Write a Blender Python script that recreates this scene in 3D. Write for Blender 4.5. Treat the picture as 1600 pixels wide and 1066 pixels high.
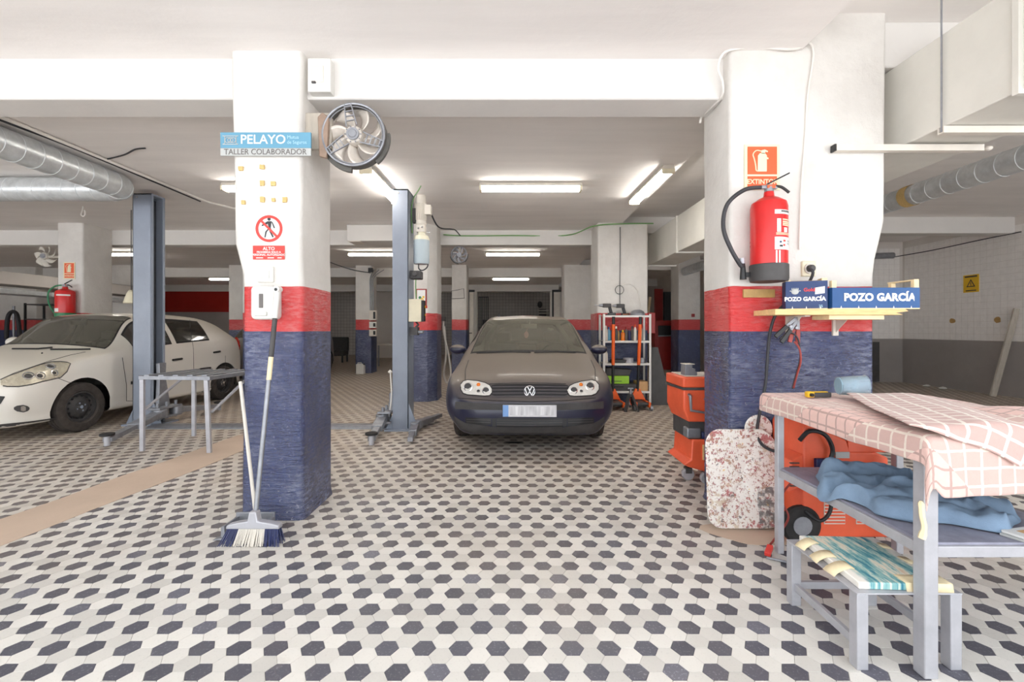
import bpy, bmesh, math, random
import numpy as np
from mathutils import Vector, Matrix, noise
from mathutils.bvhtree import BVHTree

for _o in list(bpy.data.objects):
    bpy.data.objects.remove(_o, do_unlink=True)
S = bpy.context.scene
C = S.collection
R = math.radians
PI = math.pi

# ------------------------------------------------------------------ camera, sky, exposure
EYE, FOC, HORIZON = 1.24, 720.0, 515.0          # eye height (m), focal length and horizon in pixels of a 1600x1066 frame
cam = bpy.data.cameras.new('camera')
cam.sensor_width = 36.0
cam.lens = 36.0 * FOC / 1600.0
cam.shift_y = -(533.0 - HORIZON) / 1600.0
cam.clip_start, cam.clip_end = 0.05, 200
camo = bpy.data.objects.new('camera', cam)
camo.location = (0, 0, EYE)
camo.rotation_euler = (PI / 2, 0, 0)
C.objects.link(camo)
S.camera = camo

w = bpy.data.worlds.new('overcast_daylight')
S.world = w
w.use_nodes = True
bg = w.node_tree.nodes['Background']
bg.inputs[0].default_value = (0.93, 0.97, 1.0, 1)
bg.inputs[1].default_value = 1.12

sun_d = bpy.data.lights.new('sun', 'SUN')                    # high behind the building: it lights the street, not the hall
sun_d.energy = 10.0; sun_d.angle = R(1.0); sun_d.color = (1.0, 0.985, 0.965)
sun_o = bpy.data.objects.new('sun', sun_d); C.objects.link(sun_o)
sun_o.rotation_euler = (R(-32), R(8), 0); sun_o.location = (0, 10, 12)

S.view_settings.view_transform = 'Standard'
S.view_settings.look = 'None'
S.view_settings.exposure = 1.4
S.view_settings.gamma = 1.0
S.view_settings.use_curve_mapping = False
try:
    S.cycles.max_bounces = 14
    S.cycles.diffuse_bounces = 10
    S.cycles.glossy_bounces = 4
    S.cycles.transparent_max_bounces = 16
except Exception:
    pass

def P(px, py, Y):
    """a point of the garage at depth Y that is seen at pixel px, py"""
    return Vector(((px - 800) / FOC * Y, Y, EYE + (HORIZON - py) / FOC * Y))

# ------------------------------------------------------------------ materials
MATS = {}
class NT:
    def __init__(s, name):
        s.m = bpy.data.materials.new(name); s.m.use_nodes = True
        s.t = s.m.node_tree; s.b = s.t.nodes['Principled BSDF']; s.out = s.t.nodes['Material Output']
        s._co = None
    def n(s, typ, **kw):
        x = s.t.nodes.new(typ)
        for k, v in kw.items(): setattr(x, k, v)
        return x
    def l(s, a, b): s.t.links.new(a, b)
    def co(s, kind='Object'):
        if kind == 'World':
            return s.n('ShaderNodeNewGeometry').outputs['Position']
        if s._co is None: s._co = s.n('ShaderNodeTexCoord')
        return s._co.outputs[kind]
    def mapped(s, kind, scale):
        mp = s.n('ShaderNodeMapping'); s.l(s.co(kind), mp.inputs[0]); mp.inputs['Scale'].default_value = scale
        return mp.outputs[0]
    def noise(s, vec, scale, detail=4, rough=0.6):
        x = s.n('ShaderNodeTexNoise'); s.l(vec, x.inputs['Vector'])
        x.inputs['Scale'].default_value = scale; x.inputs['Detail'].default_value = detail; x.inputs['Roughness'].default_value = rough
        return x.outputs['Fac']
    def ramp(s, fac, stops, interp='LINEAR'):
        x = s.n('ShaderNodeValToRGB'); x.color_ramp.interpolation = interp
        e = x.color_ramp.elements
        while len(e) < len(stops): e.new(0.5)
        for i, (p, c) in enumerate(stops):
            e[i].position = p
            e[i].color = (c, c, c, 1) if isinstance(c, (int, float)) else (*c, 1)
        s.l(fac, x.inputs[0]); return x.outputs[0]
    def mix(s, fac, a, b, blend='MIX'):
        x = s.n('ShaderNodeMix', data_type='RGBA', blend_type=blend)
        for i, v in ((0, fac), (6, a), (7, b)):
            if isinstance(v, (int, float)): x.inputs[i].default_value = v
            elif isinstance(v, tuple): x.inputs[i].default_value = (*v, 1)
            else: s.l(v, x.inputs[i])
        return x.outputs[2]
    def math(s, op, a, b=0.0, c=None):
        x = s.n('ShaderNodeMath', operation=op)
        for i, v in enumerate((a, b, c)):
            if v is None: continue
            if isinstance(v, (int, float)): x.inputs[i].default_value = v
            else: s.l(v, x.inputs[i])
        return x.outputs[0]
    def sep(s, vec):
        x = s.n('ShaderNodeSeparateXYZ'); s.l(vec, x.inputs[0]); return x.outputs
    def bump(s, h, strength=0.3, dist=0.01, prev=None):
        x = s.n('ShaderNodeBump'); x.inputs['Strength'].default_value = strength; x.inputs['Distance'].default_value = dist
        s.l(h, x.inputs['Height'])
        if prev is not None: s.l(prev, x.inputs['Normal'])
        s.l(x.outputs[0], s.b.inputs['Normal']); return x.outputs[0]
    def col(s, c):
        if isinstance(c, tuple): s.b.inputs['Base Color'].default_value = (*c, 1)
        else: s.l(c, s.b.inputs['Base Color'])
    def rough(s, r):
        if isinstance(r, (int, float)): s.b.inputs['Roughness'].default_value = r
        else: s.l(r, s.b.inputs['Roughness'])

def srgb(r, g, b):
    f = lambda c: (c / 255 / 12.92) if c / 255 <= 0.04045 else ((c / 255 + 0.055) / 1.055) ** 2.4
    return (f(r), f(g), f(b))

def mat(name, c, rough=0.5, metal=0.0, var=0.12, vs=6.0, bump=0.0, bs=60.0, spec=0.5, stretch=(1, 1, 1)):
    """a plain procedural material: colour with uneven wear, optional fine relief"""
    if name in MATS: return MATS[name]
    t = NT(name)
    v = t.mapped('Object', stretch)
    f = t.noise(v, vs, 5, 0.65)
    dark = tuple(x * (1 - var) for x in c); light = tuple(min(1, x * (1 + var)) for x in c)
    t.col(t.ramp(f, [(0.3, dark), (0.7, light)]))
    t.rough(t.ramp(f, [(0.3, min(1, rough * 1.15)), (0.7, rough * 0.88)]))
    t.b.inputs['Metallic'].default_value = metal
    t.b.inputs['Specular IOR Level'].default_value = spec
    if bump: t.bump(t.noise(v, bs, 3), bump, 0.004)
    MATS[name] = t.m
    return t.m

def mat_plaster(name, c, streak=False, var=0.05, grime=0.0):
    t = NT(name); p = t.co('World')
    mp = t.n('ShaderNodeMapping'); t.l(p, mp.inputs[0]); mp.inputs['Scale'].default_value = (0.35, 3.0, 1) if streak else (1, 1, 1)
    f = t.noise(mp.outputs[0], 1.6, 6, 0.62)
    g = t.noise(p, 0.55, 4, 0.5)
    a = t.ramp(f, [(0.3, tuple(x * (1 - var) for x in c)), (0.7, tuple(min(1, x * (1 + var)) for x in c))])
    b = t.mix(t.ramp(g, [(0.45, 0.0), (0.7, grime)]), a, tuple(x * 0.72 for x in c))
    t.col(b); t.rough(0.85); t.b.inputs['Specular IOR Level'].default_value = 0.25
    t.bump(t.noise(p, 9.0, 6, 0.6), 0.25, 0.012)
    MATS[name] = t.m; return t.m

def mat_pillar(name, red_top=1.52, blue_top=1.228, soft=0.0):
    """white limewash above, a red and a blue band of thick gloss paint below"""
    t = NT(name); p = t.co('World'); x, y, z = t.sep(p)
    wob = t.math('MULTIPLY', t.math('SUBTRACT', t.noise(p, 3.0, 2), 0.5), 0.02)
    zz = t.math('ADD', z, wob)
    is_red = t.math('LESS_THAN', zz, red_top); is_blue = t.math('LESS_THAN', t.math('ADD', z, t.math('MULTIPLY', wob, 0.4)), blue_top)
    wf = t.noise(p, 2.2, 6, 0.65)
    white = t.ramp(wf, [(0.3, srgb(204, 200, 195)), (0.65, srgb(218, 215, 210))])
    marks = t.ramp(t.noise(p, 14.0, 3, 0.7), [(0.73, 0.0), (0.77, 0.5)])
    white = t.mix(marks, white, srgb(190, 180, 172))
    chips = t.ramp(t.noise(p, 26.0, 4, 0.75), [(0.66, 0.0), (0.70, 1.0)])
    red = t.mix(t.math('MULTIPLY', chips, 0.45), srgb(206, 26, 30), srgb(238, 190, 190))
    blue = t.ramp(t.noise(p, 1.7, 4), [(0.3, srgb(18, 34, 80)), (0.7, srgb(30, 50, 104))])
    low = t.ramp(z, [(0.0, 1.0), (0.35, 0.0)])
    sm = t.n('ShaderNodeMapping'); t.l(p, sm.inputs[0]); sm.inputs['Scale'].default_value = (1.2, 1.2, 5.0)
    painted_glare = t.math('MULTIPLY', t.ramp(t.noise(p, 1.9, 3), [(0.42, 0.0), (0.62, 1.0)]), t.ramp(t.noise(sm.outputs[0], 11.0, 5, 0.75), [(0.42, 0.0), (0.6, 1.0)]))  # gloss glare, painted into the colour as pale streaks
    blue = t.mix(t.math('MULTIPLY', painted_glare, 0.42), blue, srgb(156, 162, 184))  # painted glare over the blue band
    red = t.mix(t.math('MULTIPLY', painted_glare, 0.35), red, srgb(232, 170, 170))  # painted glare over the red band
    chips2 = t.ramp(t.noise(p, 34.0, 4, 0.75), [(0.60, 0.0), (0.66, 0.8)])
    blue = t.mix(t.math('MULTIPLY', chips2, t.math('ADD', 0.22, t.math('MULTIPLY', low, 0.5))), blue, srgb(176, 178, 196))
    c = t.mix(is_red, white, red); c = t.mix(is_blue, c, blue)
    t.col(c)
    t.rough(t.mix(is_red, (0.85,) * 3, (0.20 + soft,) * 3))
    t.l(t.mix(is_red, (0.15,) * 3, (1.0,) * 3), t.b.inputs['Specular IOR Level'])
    t.b.inputs['IOR'].default_value = 1.6
    mp = t.n('ShaderNodeMapping'); t.l(p, mp.inputs[0]); mp.inputs['Scale'].default_value = (0.35, 0.35, 3.0)
    paint_h = t.math('ADD', t.math('MULTIPLY', t.noise(mp.outputs[0], 14.0, 5, 0.7), 1.5), t.math('MULTIPLY', t.noise(p, 2.4, 4), 3.0))
    wall_h = t.math('MULTIPLY', t.noise(p, 7.0, 5, 0.6), 1.0)
    h = t.math('ADD', t.math('MULTIPLY', paint_h, is_red), t.math('MULTIPLY', wall_h, t.math('SUBTRACT', 1.0, is_red)))
    t.bump(h, 0.9, 0.016)
    MATS[name] = t.m; return t.m

def mat_tile(name, base, fleck, amount, rough=0.42):
    t = NT(name); p = t.co('World')
    isl = t.n('ShaderNodeNewGeometry').outputs['Random Per Island']
    oi = t.n('ShaderNodeObjectInfo').outputs['Random']
    rnd = t.math('FRACT', t.math('ADD', isl, t.math('MULTIPLY', oi, 7.31)))
    f = t.noise(p, 95.0, 5, 0.75)
    c = t.mix(t.math('MULTIPLY', t.ramp(f, [(0.56, 0.0), (0.66, 1.0)]), amount), base, fleck)
    tone = t.ramp(rnd, [(0.0, 0.80), (0.5, 0.97), (0.93, 1.06), (1.0, 1.5 if base[0] < 0.2 else 0.9)])
    c = t.mix(1.0, c, tone, 'MULTIPLY')
    # brown traffic dirt trodden deeper into the hall, in drifts
    y = t.sep(p)[1]
    drift = t.math('ADD', t.math('MULTIPLY', y, 0.11), t.math('MULTIPLY', t.noise(p, 0.7, 4), 0.7))
    dirt = t.math('MULTIPLY', t.ramp(drift, [(0.55, 0.0), (1.25, 0.62)]), t.ramp(t.noise(p, 2.5, 5), [(0.25, 0.6), (0.6, 1.0)]))
    c = t.mix(dirt, c, srgb(172, 150, 124))
    scuff = t.ramp(t.noise(p, 5.0, 6, 0.7), [(0.62, 0.0), (0.75, 0.3)])
    c = t.mix(scuff, c, srgb(168, 160, 156))
    t.col(c); t.rough(t.ramp(t.noise(p, 7.0, 4), [(0.3, rough - 0.08), (0.7, rough + 0.15)]))
    t.bump(t.noise(p, 60.0, 3), 0.08, 0.003)
    MATS[name] = t.m; return t.m

def mat_glass(name, tint=(0.75, 0.8, 0.76), refl=0.12, dust=0.0, dc=srgb(150, 146, 132)):
    t = NT(name)
    tr = t.n('ShaderNodeBsdfTransparent'); tr.inputs[0].default_value = (*tint, 1)
    gl = t.n('ShaderNodeBsdfGlossy'); gl.inputs['Roughness'].default_value = 0.06
    df = t.n('ShaderNodeBsdfDiffuse'); df.inputs[0].default_value = (*dc, 1)
    lw = t.n('ShaderNodeFresnel'); lw.inputs[0].default_value = 1.5
    fac = t.math('ADD', t.math('MULTIPLY', lw.outputs[0], 0.9), refl * 0.3)
    m1 = t.n('ShaderNodeMixShader'); t.l(fac, m1.inputs[0]); t.l(tr.outputs[0], m1.inputs[1]); t.l(gl.outputs[0], m1.inputs[2])
    m2 = t.n('ShaderNodeMixShader')
    t.l(t.ramp(t.noise(t.co('Object'), 3.0, 5), [(0.25, dust * 0.7), (0.75, dust * 1.2)]), m2.inputs[0])
    t.l(m1.outputs[0], m2.inputs[1]); t.l(df.outputs[0], m2.inputs[2])
    t.l(m2.outputs[0], t.out.inputs['Surface'])
    MATS[name] = t.m; return t.m

def mat_carpaint(name, c, dustc, dust, rough=0.28):
    """car paint with dust that has settled on the faces that look up"""
    t = NT(name)
    nz = t.sep(t.n('ShaderNodeNewGeometry').outputs['Normal'])[2]
    f = t.noise(t.co('Object'), 2.4, 6, 0.65)
    up = t.ramp(t.math('ADD', nz, t.math('MULTIPLY', t.math('SUBTRACT', f, 0.5), 0.35)), [(0.25, 0.03), (0.8, 1.0)])
    d = t.math('MULTIPLY', up, dust)
    t.col(t.mix(d, c, dustc)); t.rough(t.mix(d, (rough,) * 3, (0.62,) * 3))
    t.b.inputs['Coat Weight'].default_value = 0.25; t.b.inputs['Coat Roughness'].default_value = 0.15
    MATS[name] = t.m; return t.m

# ------------------------------------------------------------------ mesh helpers
FRAME = Matrix.Identity(4)         # the frame that mesh coordinates are written in (a car sets its own)
WORLD = {}                         # world matrix of every object made here

class MB:
    def __init__(s, *mats):
        s.v, s.f, s.fm, s.uv, s.cm, s.mats = [], [], [], None, 0, list(mats)
    def slot(s, i): s.cm = i; return s
    def add(s, vs, fs):
        o = len(s.v); s.v += [tuple(v) for v in vs]
        for f in fs: s.f.append([o + i for i in f]); s.fm.append(s.cm)
        return s
    def box(s, x0, x1, y0, y1, z0, z1, xf=None):
        vs = [Vector((x, y, z)) for z in (z0, z1) for y in (y0, y1) for x in (x0, x1)]
        if xf is not None: vs = [xf @ v for v in vs]
        return s.add(vs, [(0, 2, 3, 1), (4, 5, 7, 6), (0, 1, 5, 4), (2, 6, 7, 3), (0, 4, 6, 2), (1, 3, 7, 5)])
    def obox(s, c, size, rot=(0, 0, 0)):
        from mathutils import Euler
        m = Matrix.Translation(Vector(c)) @ Euler(rot).to_matrix().to_4x4()
        a, b, d = (x / 2 for x in size)
        return s.box(-a, a, -b, b, -d, d, m)
    def bar(s, p0, p1, wdt, hgt, up=(0, 0, 1)):
        p0, p1 = Vector(p0), Vector(p1); d = (p1 - p0); L = d.length; d.normalize()
        u = Vector(up)
        if abs(d.dot(u)) > 0.98: u = Vector((0, 1, 0))
        sd = d.cross(u).normalized(); u = sd.cross(d)
        m = Matrix((( sd.x, d.x, u.x, p0.x), (sd.y, d.y, u.y, p0.y), (sd.z, d.z, u.z, p0.z), (0, 0, 0, 1)))
        return s.box(-wdt / 2, wdt / 2, 0, L, -hgt / 2, hgt / 2, m)
    def rings(s, rs, cap=True, closed=False):
        n = len(rs[0]); vs = [p for r in rs for p in r]; fs = []
        k = len(rs)
        for i in range(k if closed else k - 1):
            a, b = i * n, ((i + 1) % k) * n
            for j in range(n): fs.append((a + j, a + (j + 1) % n, b + (j + 1) % n, b + j))
        if cap and not closed:
            fs.append(tuple(reversed(range(n)))); fs.append(tuple((k - 1) * n + j for j in range(n)))
        return s.add(vs, fs)
    def cyl(s, p0, p1, r0, r1=None, n=16, cap=True):
        return s.tube([p0, p1], [r0, r0 if r1 is None else r1], n, cap)
    def tube(s, pts, r, n=8, cap=True, closed=False):
        pts = [Vector(p) for p in pts]; k = len(pts)
        if isinstance(r, (int, float)): r = [r] * k
        prev = None; rs = []
        for i in range(k):
            a = pts[(i - 1) % k] if (i > 0 or closed) else pts[0]
            b = pts[(i + 1) % k] if (i < k - 1 or closed) else pts[-1]
            d = (b - a).normalized()
            if prev is None:
                u = Vector((0, 0, 1)) if abs(d.z) < 0.95 else Vector((1, 0, 0))
                u = (u - d * u.dot(d)).normalized()
            else:
                u = prev - d * prev.dot(d)
                u = u.normalized() if u.length > 1e-6 else d.orthogonal().normalized()
            prev = u; wv = d.cross(u)
            rs.append([pts[i] + (u * math.cos(2 * PI * j / n) + wv * math.sin(2 * PI * j / n)) * r[i] for j in range(n)])
        return s.rings(rs, cap, closed)
    def lathe(s, prof, o=(0, 0, 0), ax=(0, 0, 1), n=24, cap=True, closed=False):
        o, d = Vector(o), Vector(ax).normalized()
        u = d.orthogonal().normalized()
        if abs(d.z) > 0.99: u = Vector((1, 0, 0))
        wv = d.cross(u)
        rs = [[o + d * h + (u * math.cos(2 * PI * j / n) + wv * math.sin(2 * PI * j / n)) * max(r, 1e-4) for j in range(n)] for r, h in prof]
        return s.rings(rs, cap, closed)
    def torus(s, c, ax, R0, r, n=32, m=8):
        return s.lathe([(R0 + r * math.cos(2 * PI * k / m), r * math.sin(2 * PI * k / m)) for k in range(m)], c, ax, n, False, True)
    def prism(s, poly, o, ua, ub, t):
        """polygon (a,b) in the plane o + a*ua + b*ub, given thickness t (a vector)"""
        o, ua, ub, t = Vector(o), Vector(ua), Vector(ub), Vector(t)
        a = [o + ua * p + ub * q for p, q in poly]; n = len(a)
        if ua.cross(ub).dot(t) < 0: a = a[::-1]
        fs = [tuple(reversed(range(n))), tuple(range(n, 2 * n))] + [(i, (i + 1) % n, n + (i + 1) % n, n + i) for i in range(n)]
        return s.add(a + [p + t for p in a], fs)
    def ball(s, c, rx, ry=None, rz=None, n=16, m=10):
        ry = rx if ry is None else ry; rz = rx if rz is None else rz; c = Vector(c)
        rs = []
        for i in range(m + 1):
            th = PI * i / m; q = max(math.sin(th), 0.002)
            rs.append([c + Vector((rx * q * math.cos(2 * PI * j / n), ry * q * math.sin(2 * PI * j / n), -rz * math.cos(th))) for j in range(n)])
        return s.rings(rs, True)
    def grid(s, fn, us, vs, uv=False):
        o = len(s.v); nu, nv = len(us), len(vs)
        for u in us:
            for v in vs: s.v.append(tuple(fn(u, v)))
        if uv:
            if s.uv is None: s.uv = {}
            for i, u in enumerate(us):
                for j, v in enumerate(vs): s.uv[o + i * nv + j] = (u, v)
        for i in range(nu - 1):
            for j in range(nv - 1):
                s.f.append([o + i * nv + j, o + (i + 1) * nv + j, o + (i + 1) * nv + j + 1, o + i * nv + j + 1]); s.fm.append(s.cm)
        return s
    def build(s, name, parent=None, smooth=35, bevel=0, seg=2, solid=0, sub=0, weld=False):
        vs = [FRAME @ Vector(v) for v in s.v]
        lo = Vector((min(v.x for v in vs), min(v.y for v in vs), min(v.z for v in vs)))
        hi = Vector((max(v.x for v in vs), max(v.y for v in vs), max(v.z for v in vs)))
        c = (lo + hi) / 2
        if parent is None: c.z = lo.z
        me = bpy.data.meshes.new(name)
        me.from_pydata([tuple(v - c) for v in vs], [], s.f)
        me.validate(); me.update()
        for m in s.mats: me.materials.append(MATS[m] if isinstance(m, str) else m)
        if len(me.polygons) == len(s.fm): me.polygons.foreach_set('material_index', s.fm)
        if s.uv is not None:
            L = me.uv_layers.new(name='UVMap')
            for lp in me.loops: L.data[lp.index].uv = s.uv.get(lp.vertex_index, (0, 0))
        if weld:
            b = bmesh.new(); b.from_mesh(me); bmesh.ops.remove_doubles(b, verts=b.verts, dist=1e-5)
            bmesh.ops.recalc_face_normals(b, faces=b.faces); b.to_mesh(me); b.free()
        if smooth:
            me.polygons.foreach_set('use_smooth', [True] * len(me.polygons))
            if smooth < 180: me.set_sharp_from_angle(angle=R(smooth))
        o = bpy.data.objects.new(name, me); C.objects.link(o)
        WORLD[o] = Matrix.Translation(c)
        if parent is not None:
            o.parent = parent; o.matrix_local = WORLD[parent].inverted() @ WORLD[o]
        else: o.location = c
        if solid:
            md = o.modifiers.new('thickness', 'SOLIDIFY'); md.thickness = solid; md.offset = 0
        if bevel:
            md = o.modifiers.new('edges', 'BEVEL'); md.width = bevel; md.segments = seg; md.limit_method = 'ANGLE'; md.angle_limit = R(40)
        if sub:
            md = o.modifiers.new('smooth', 'SUBSURF'); md.levels = sub; md.render_levels = sub
        return o

def tag(o, label=None, cat=None, group=None, kind=None):
    if label: o['label'] = label
    if cat: o['category'] = cat
    if group: o['group'] = group
    if kind: o['kind'] = kind
    return o
def thing(name, label, cat, loc, rz=0.0, group=None):
    e = bpy.data.objects.new(name, None); C.objects.link(e)
    e.empty_display_size = 0.1; e.location = loc; e.rotation_euler = (0, 0, rz)
    WORLD[e] = Matrix.Translation(Vector(loc)) @ Matrix.Rotation(rz, 4, 'Z')
    return tag(e, label, cat, group)
def struct(o): o['kind'] = 'structure'; return o
def copy_tree(o, parent=None):
    c = o.copy(); C.objects.link(c); c.parent = parent
    for ch in list(o.children): copy_tree(ch, c)
    return c
def text(body, p, size, m, parent, ax=(1, 0, 0), up=(0, 0, 1), bold=0.0, ext=0.0008, align='CENTER', sx=1.0, name='lettering', space=1.0):
    cu = bpy.data.curves.new(name, 'FONT'); cu.body = body; cu.size = size; cu.align_x = align; cu.align_y = 'CENTER'
    cu.offset = bold; cu.extrude = ext; cu.resolution_u = 3; cu.space_character = space
    tmp = bpy.data.objects.new(name, cu); C.objects.link(tmp)
    me = bpy.data.meshes.new_from_object(tmp); me.materials.clear(); me.materials.append(MATS[m]); me.name = name
    bpy.data.objects.remove(tmp, do_unlink=True); bpy.data.curves.remove(cu)
    o = bpy.data.objects.new(name, me); C.objects.link(o)
    a, u = Vector(ax).normalized(), Vector(up).normalized(); n = a.cross(u)
    M4 = Matrix(((a.x * sx, u.x, n.x, p[0]), (a.y * sx, u.y, n.y, p[1]), (a.z * sx, u.z, n.z, p[2]), (0, 0, 0, 1)))
    if parent is not None:
        o.parent = parent; o.matrix_local = WORLD[parent].inverted() @ M4
    else: o.matrix_world = M4
    return o
def spline(pts, k=6):
    pts = [Vector(p) for p in pts]; out = []
    for i in range(len(pts) - 1):
        p0, p1, p2, p3 = pts[max(i - 1, 0)], pts[i], pts[i + 1], pts[min(i + 2, len(pts) - 1)]
        for j in range(k):
            t = j / k
            out.append(0.5 * ((2 * p1) + (p2 - p0) * t + (2 * p0 - 5 * p1 + 4 * p2 - p3) * t * t + (3 * p1 - p0 - 3 * p2 + p3) * t ** 3))
    out.append(pts[-1]); return out
def arc(n, a0=0.0, a1=2 * PI): return [a0 + (a1 - a0) * i / n for i in range(n + 1)]
def rrect(w_, h_, r, n=4):
    o = []
    for cx, cy, a in ((w_ / 2 - r, h_ / 2 - r, 0), (-w_ / 2 + r, h_ / 2 - r, PI / 2), (-w_ / 2 + r, -h_ / 2 + r, PI), (w_ / 2 - r, -h_ / 2 + r, 1.5 * PI)):
        o += [(cx + r * math.cos(a + PI / 2 * i / n), cy + r * math.sin(a + PI / 2 * i / n)) for i in range(n + 1)]
    return o
def disc(r, n=24): return [(r * math.cos(2 * PI * i / n), r * math.sin(2 * PI * i / n)) for i in range(n)]
X_, Y_, Z_ = Vector((1, 0, 0)), Vector((0, 1, 0)), Vector((0, 0, 1))
rng = random.Random(7)
# ------------------------------------------------------------------ the materials of the place
mat_plaster('ceiling_paint', srgb(236, 232, 229), streak=True, var=0.05, grime=0.22)
mat_plaster('beam_paint', srgb(214, 211, 207), var=0.04, grime=0.12)
mat_plaster('wall_paint', srgb(214, 208, 202), var=0.06, grime=0.3)
mat_plaster('grey_dado', srgb(150, 144, 141), var=0.08, grime=0.3)
mat_plaster('red_wall_paint', srgb(150, 34, 26), var=0.1, grime=0.3)
mat_plaster('concrete', srgb(196, 176, 158), var=0.07, grime=0.2)
mat_plaster('pavement_stone', srgb(196, 196, 198), var=0.05, grime=0.1)
mat_plaster('grout', srgb(176, 168, 158), var=0.08, grime=0.3)
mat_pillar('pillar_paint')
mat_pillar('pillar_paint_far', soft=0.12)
mat_tile('tile_white', srgb(219, 216, 210), srgb(184, 182, 178), 0.4)
mat_tile('tile_black', srgb(88, 88, 98), srgb(168, 168, 176), 0.55)
mat('wall_tile', srgb(228, 224, 220), 0.3, var=0.06, vs=9)
mat('galvanised', srgb(206, 210, 212), 0.34, 0.4, var=0.16, vs=9, stretch=(1, 1, 1))
mat('duct_seam', srgb(222, 226, 228), 0.4, 0.35, var=0.05)
mat('duct_white', srgb(214, 212, 204), 0.55, var=0.05, vs=3)
mat('steel', srgb(150, 152, 158), 0.42, 0.6, var=0.14, vs=12)
mat('steel_light', srgb(180, 180, 186), 0.45, 0.3, var=0.1, vs=10)
mat('chrome', srgb(225, 226, 228), 0.14, 0.95, var=0.04)
mat('post_grey', srgb(138, 146, 160), 0.4, var=0.08, vs=3)
mat('post_dark', srgb(52, 54, 60), 0.5, var=0.25, vs=8)
mat('black_rubber', srgb(38, 36, 36), 0.7, var=0.2, vs=20)
mat('tyre', srgb(62, 56, 52), 0.85, var=0.18, vs=14, bump=0.2, bs=90)
mat('black_plastic', srgb(30, 30, 32), 0.45, var=0.15)
mat('dark_grey', srgb(70, 68, 68), 0.6, var=0.15)
mat('white_plastic', srgb(218, 217, 212), 0.38, var=0.03)
mat('cream_plastic', srgb(222, 214, 188), 0.5, var=0.06)
mat('old_white', srgb(214, 208, 198), 0.55, var=0.08)
mat('lamp_diffuser', srgb(228, 226, 222), 0.35, var=0.04)
mat('lamp_body', srgb(206, 200, 190), 0.5, var=0.06)
mat('cable_white', srgb(224, 220, 214), 0.6, var=0.05)
mat('cable_black', srgb(50, 50, 54), 0.55, var=0.15)
mat('cable_green', srgb(112, 158, 96), 0.6, var=0.1)
mat('cable_red', srgb(150, 62, 56), 0.55, var=0.15)
mat('sign_red', srgb(214, 60, 52), 0.5, var=0.04)
mat('sign_orange', srgb(226, 92, 48), 0.5, var=0.05)
mat('sign_cream', srgb(226, 216, 182), 0.55, var=0.04)
mat('sign_white', srgb(226, 226, 224), 0.5, var=0.02)
mat('sign_black', srgb(44, 44, 48), 0.55, var=0.1)
mat('sign_yellow', srgb(222, 178, 34), 0.55, var=0.06)
mat('sign_blue', srgb(96, 150, 176), 0.5, var=0.04)
mat('sign_blue_pale', srgb(170, 208, 224), 0.5, var=0.03)
mat('sign_grey', srgb(178, 180, 178), 0.5, var=0.04)
mat('ink_grey', srgb(104, 100, 98), 0.6, var=0.1)
mat('gold_label', srgb(176, 140, 84), 0.5, var=0.2, vs=20)
mat('tape_yellow', srgb(206, 176, 116), 0.7, var=0.12, vs=60)
mat('masking_tape', srgb(236, 220, 182), 0.75, var=0.08, vs=20)
mat('extinguisher_red', srgb(206, 34, 34), 0.3, var=0.08)
mat('green_plastic', srgb(40, 120, 78), 0.45, var=0.1)
mat('lime_plastic', srgb(150, 204, 40), 0.45, var=0.06)
mat('machine_orange', srgb(234, 98, 62), 0.42, var=0.1, vs=5)
mat('tool_orange', srgb(236, 98, 30), 0.42, var=0.1)
mat('machine_red', srgb(150, 34, 30), 0.45, var=0.14)
mat('wood', srgb(226, 190, 134), 0.65, var=0.18, vs=4, stretch=(2, 14, 14))
mat('wood_pale', srgb(236, 214, 170), 0.65, var=0.1, vs=4, stretch=(2, 12, 12))
mat('wood_grey', srgb(176, 168, 156), 0.75, var=0.15, vs=4, stretch=(8, 8, 1.2))
mat('crate_blue', srgb(38, 82, 136), 0.55, var=0.08)
mat('crate_navy', srgb(36, 58, 104), 0.55, var=0.08)
mat('tan_card', srgb(206, 164, 116), 0.7, var=0.1)
mat('blue_dark', srgb(28, 38, 84), 0.4, var=0.15)
mat('amber', srgb(224, 118, 30), 0.25, var=0.05)
mat('tail_red', srgb(190, 40, 24), 0.25, var=0.05)

# ------------------------------------------------------------------ floor
b = MB('grout'); b.box(-15.4, 9.4, -0.3, 23.0, -0.25, -0.004)
floor = tag(struct(b.build('floor')), 'floor of the hall, off-white and charcoal hexagonal cement tiles', 'floor')
b = MB('pavement_stone'); b.box(-40, 40, -30, -0.3, -0.25, -0.006)
tag(struct(b.build('pavement')), 'pale pavement outside the open front of the garage', 'pavement')

HS = 0.048
OX, OY = -0.5588, 1.6688
S3 = math.sqrt(3)
HEX = [(math.cos(PI / 3 * k), math.sin(PI / 3 * k)) for k in range(6)]
def strip_x(y): return (-3.50 + 0.055 * y, -3.14 + 0.085 * y)     # edges of the concrete strip let into the tiles
def tile_mesh(name, m):
    b = MB(m)
    vs = [(HS * 0.993 * a, HS * 0.993 * c, -0.004) for a, c in HEX] + [(HS * 0.985 * a, HS * 0.985 * c, -0.0006) for a, c in HEX] + [(HS * 0.965 * a, HS * 0.965 * c, 0) for a, c in HEX]
    fs = [tuple(range(12, 18))] + [(i, (i + 1) % 6, 6 + (i + 1) % 6, 6 + i) for i in range(6)] + [(6 + i, 6 + (i + 1) % 6, 12 + (i + 1) % 6, 12 + i) for i in range(6)]
    me = bpy.data.meshes.new(name); me.from_pydata(vs, [], fs); me.materials.append(MATS[m]); return me
near, far = [], []
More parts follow.
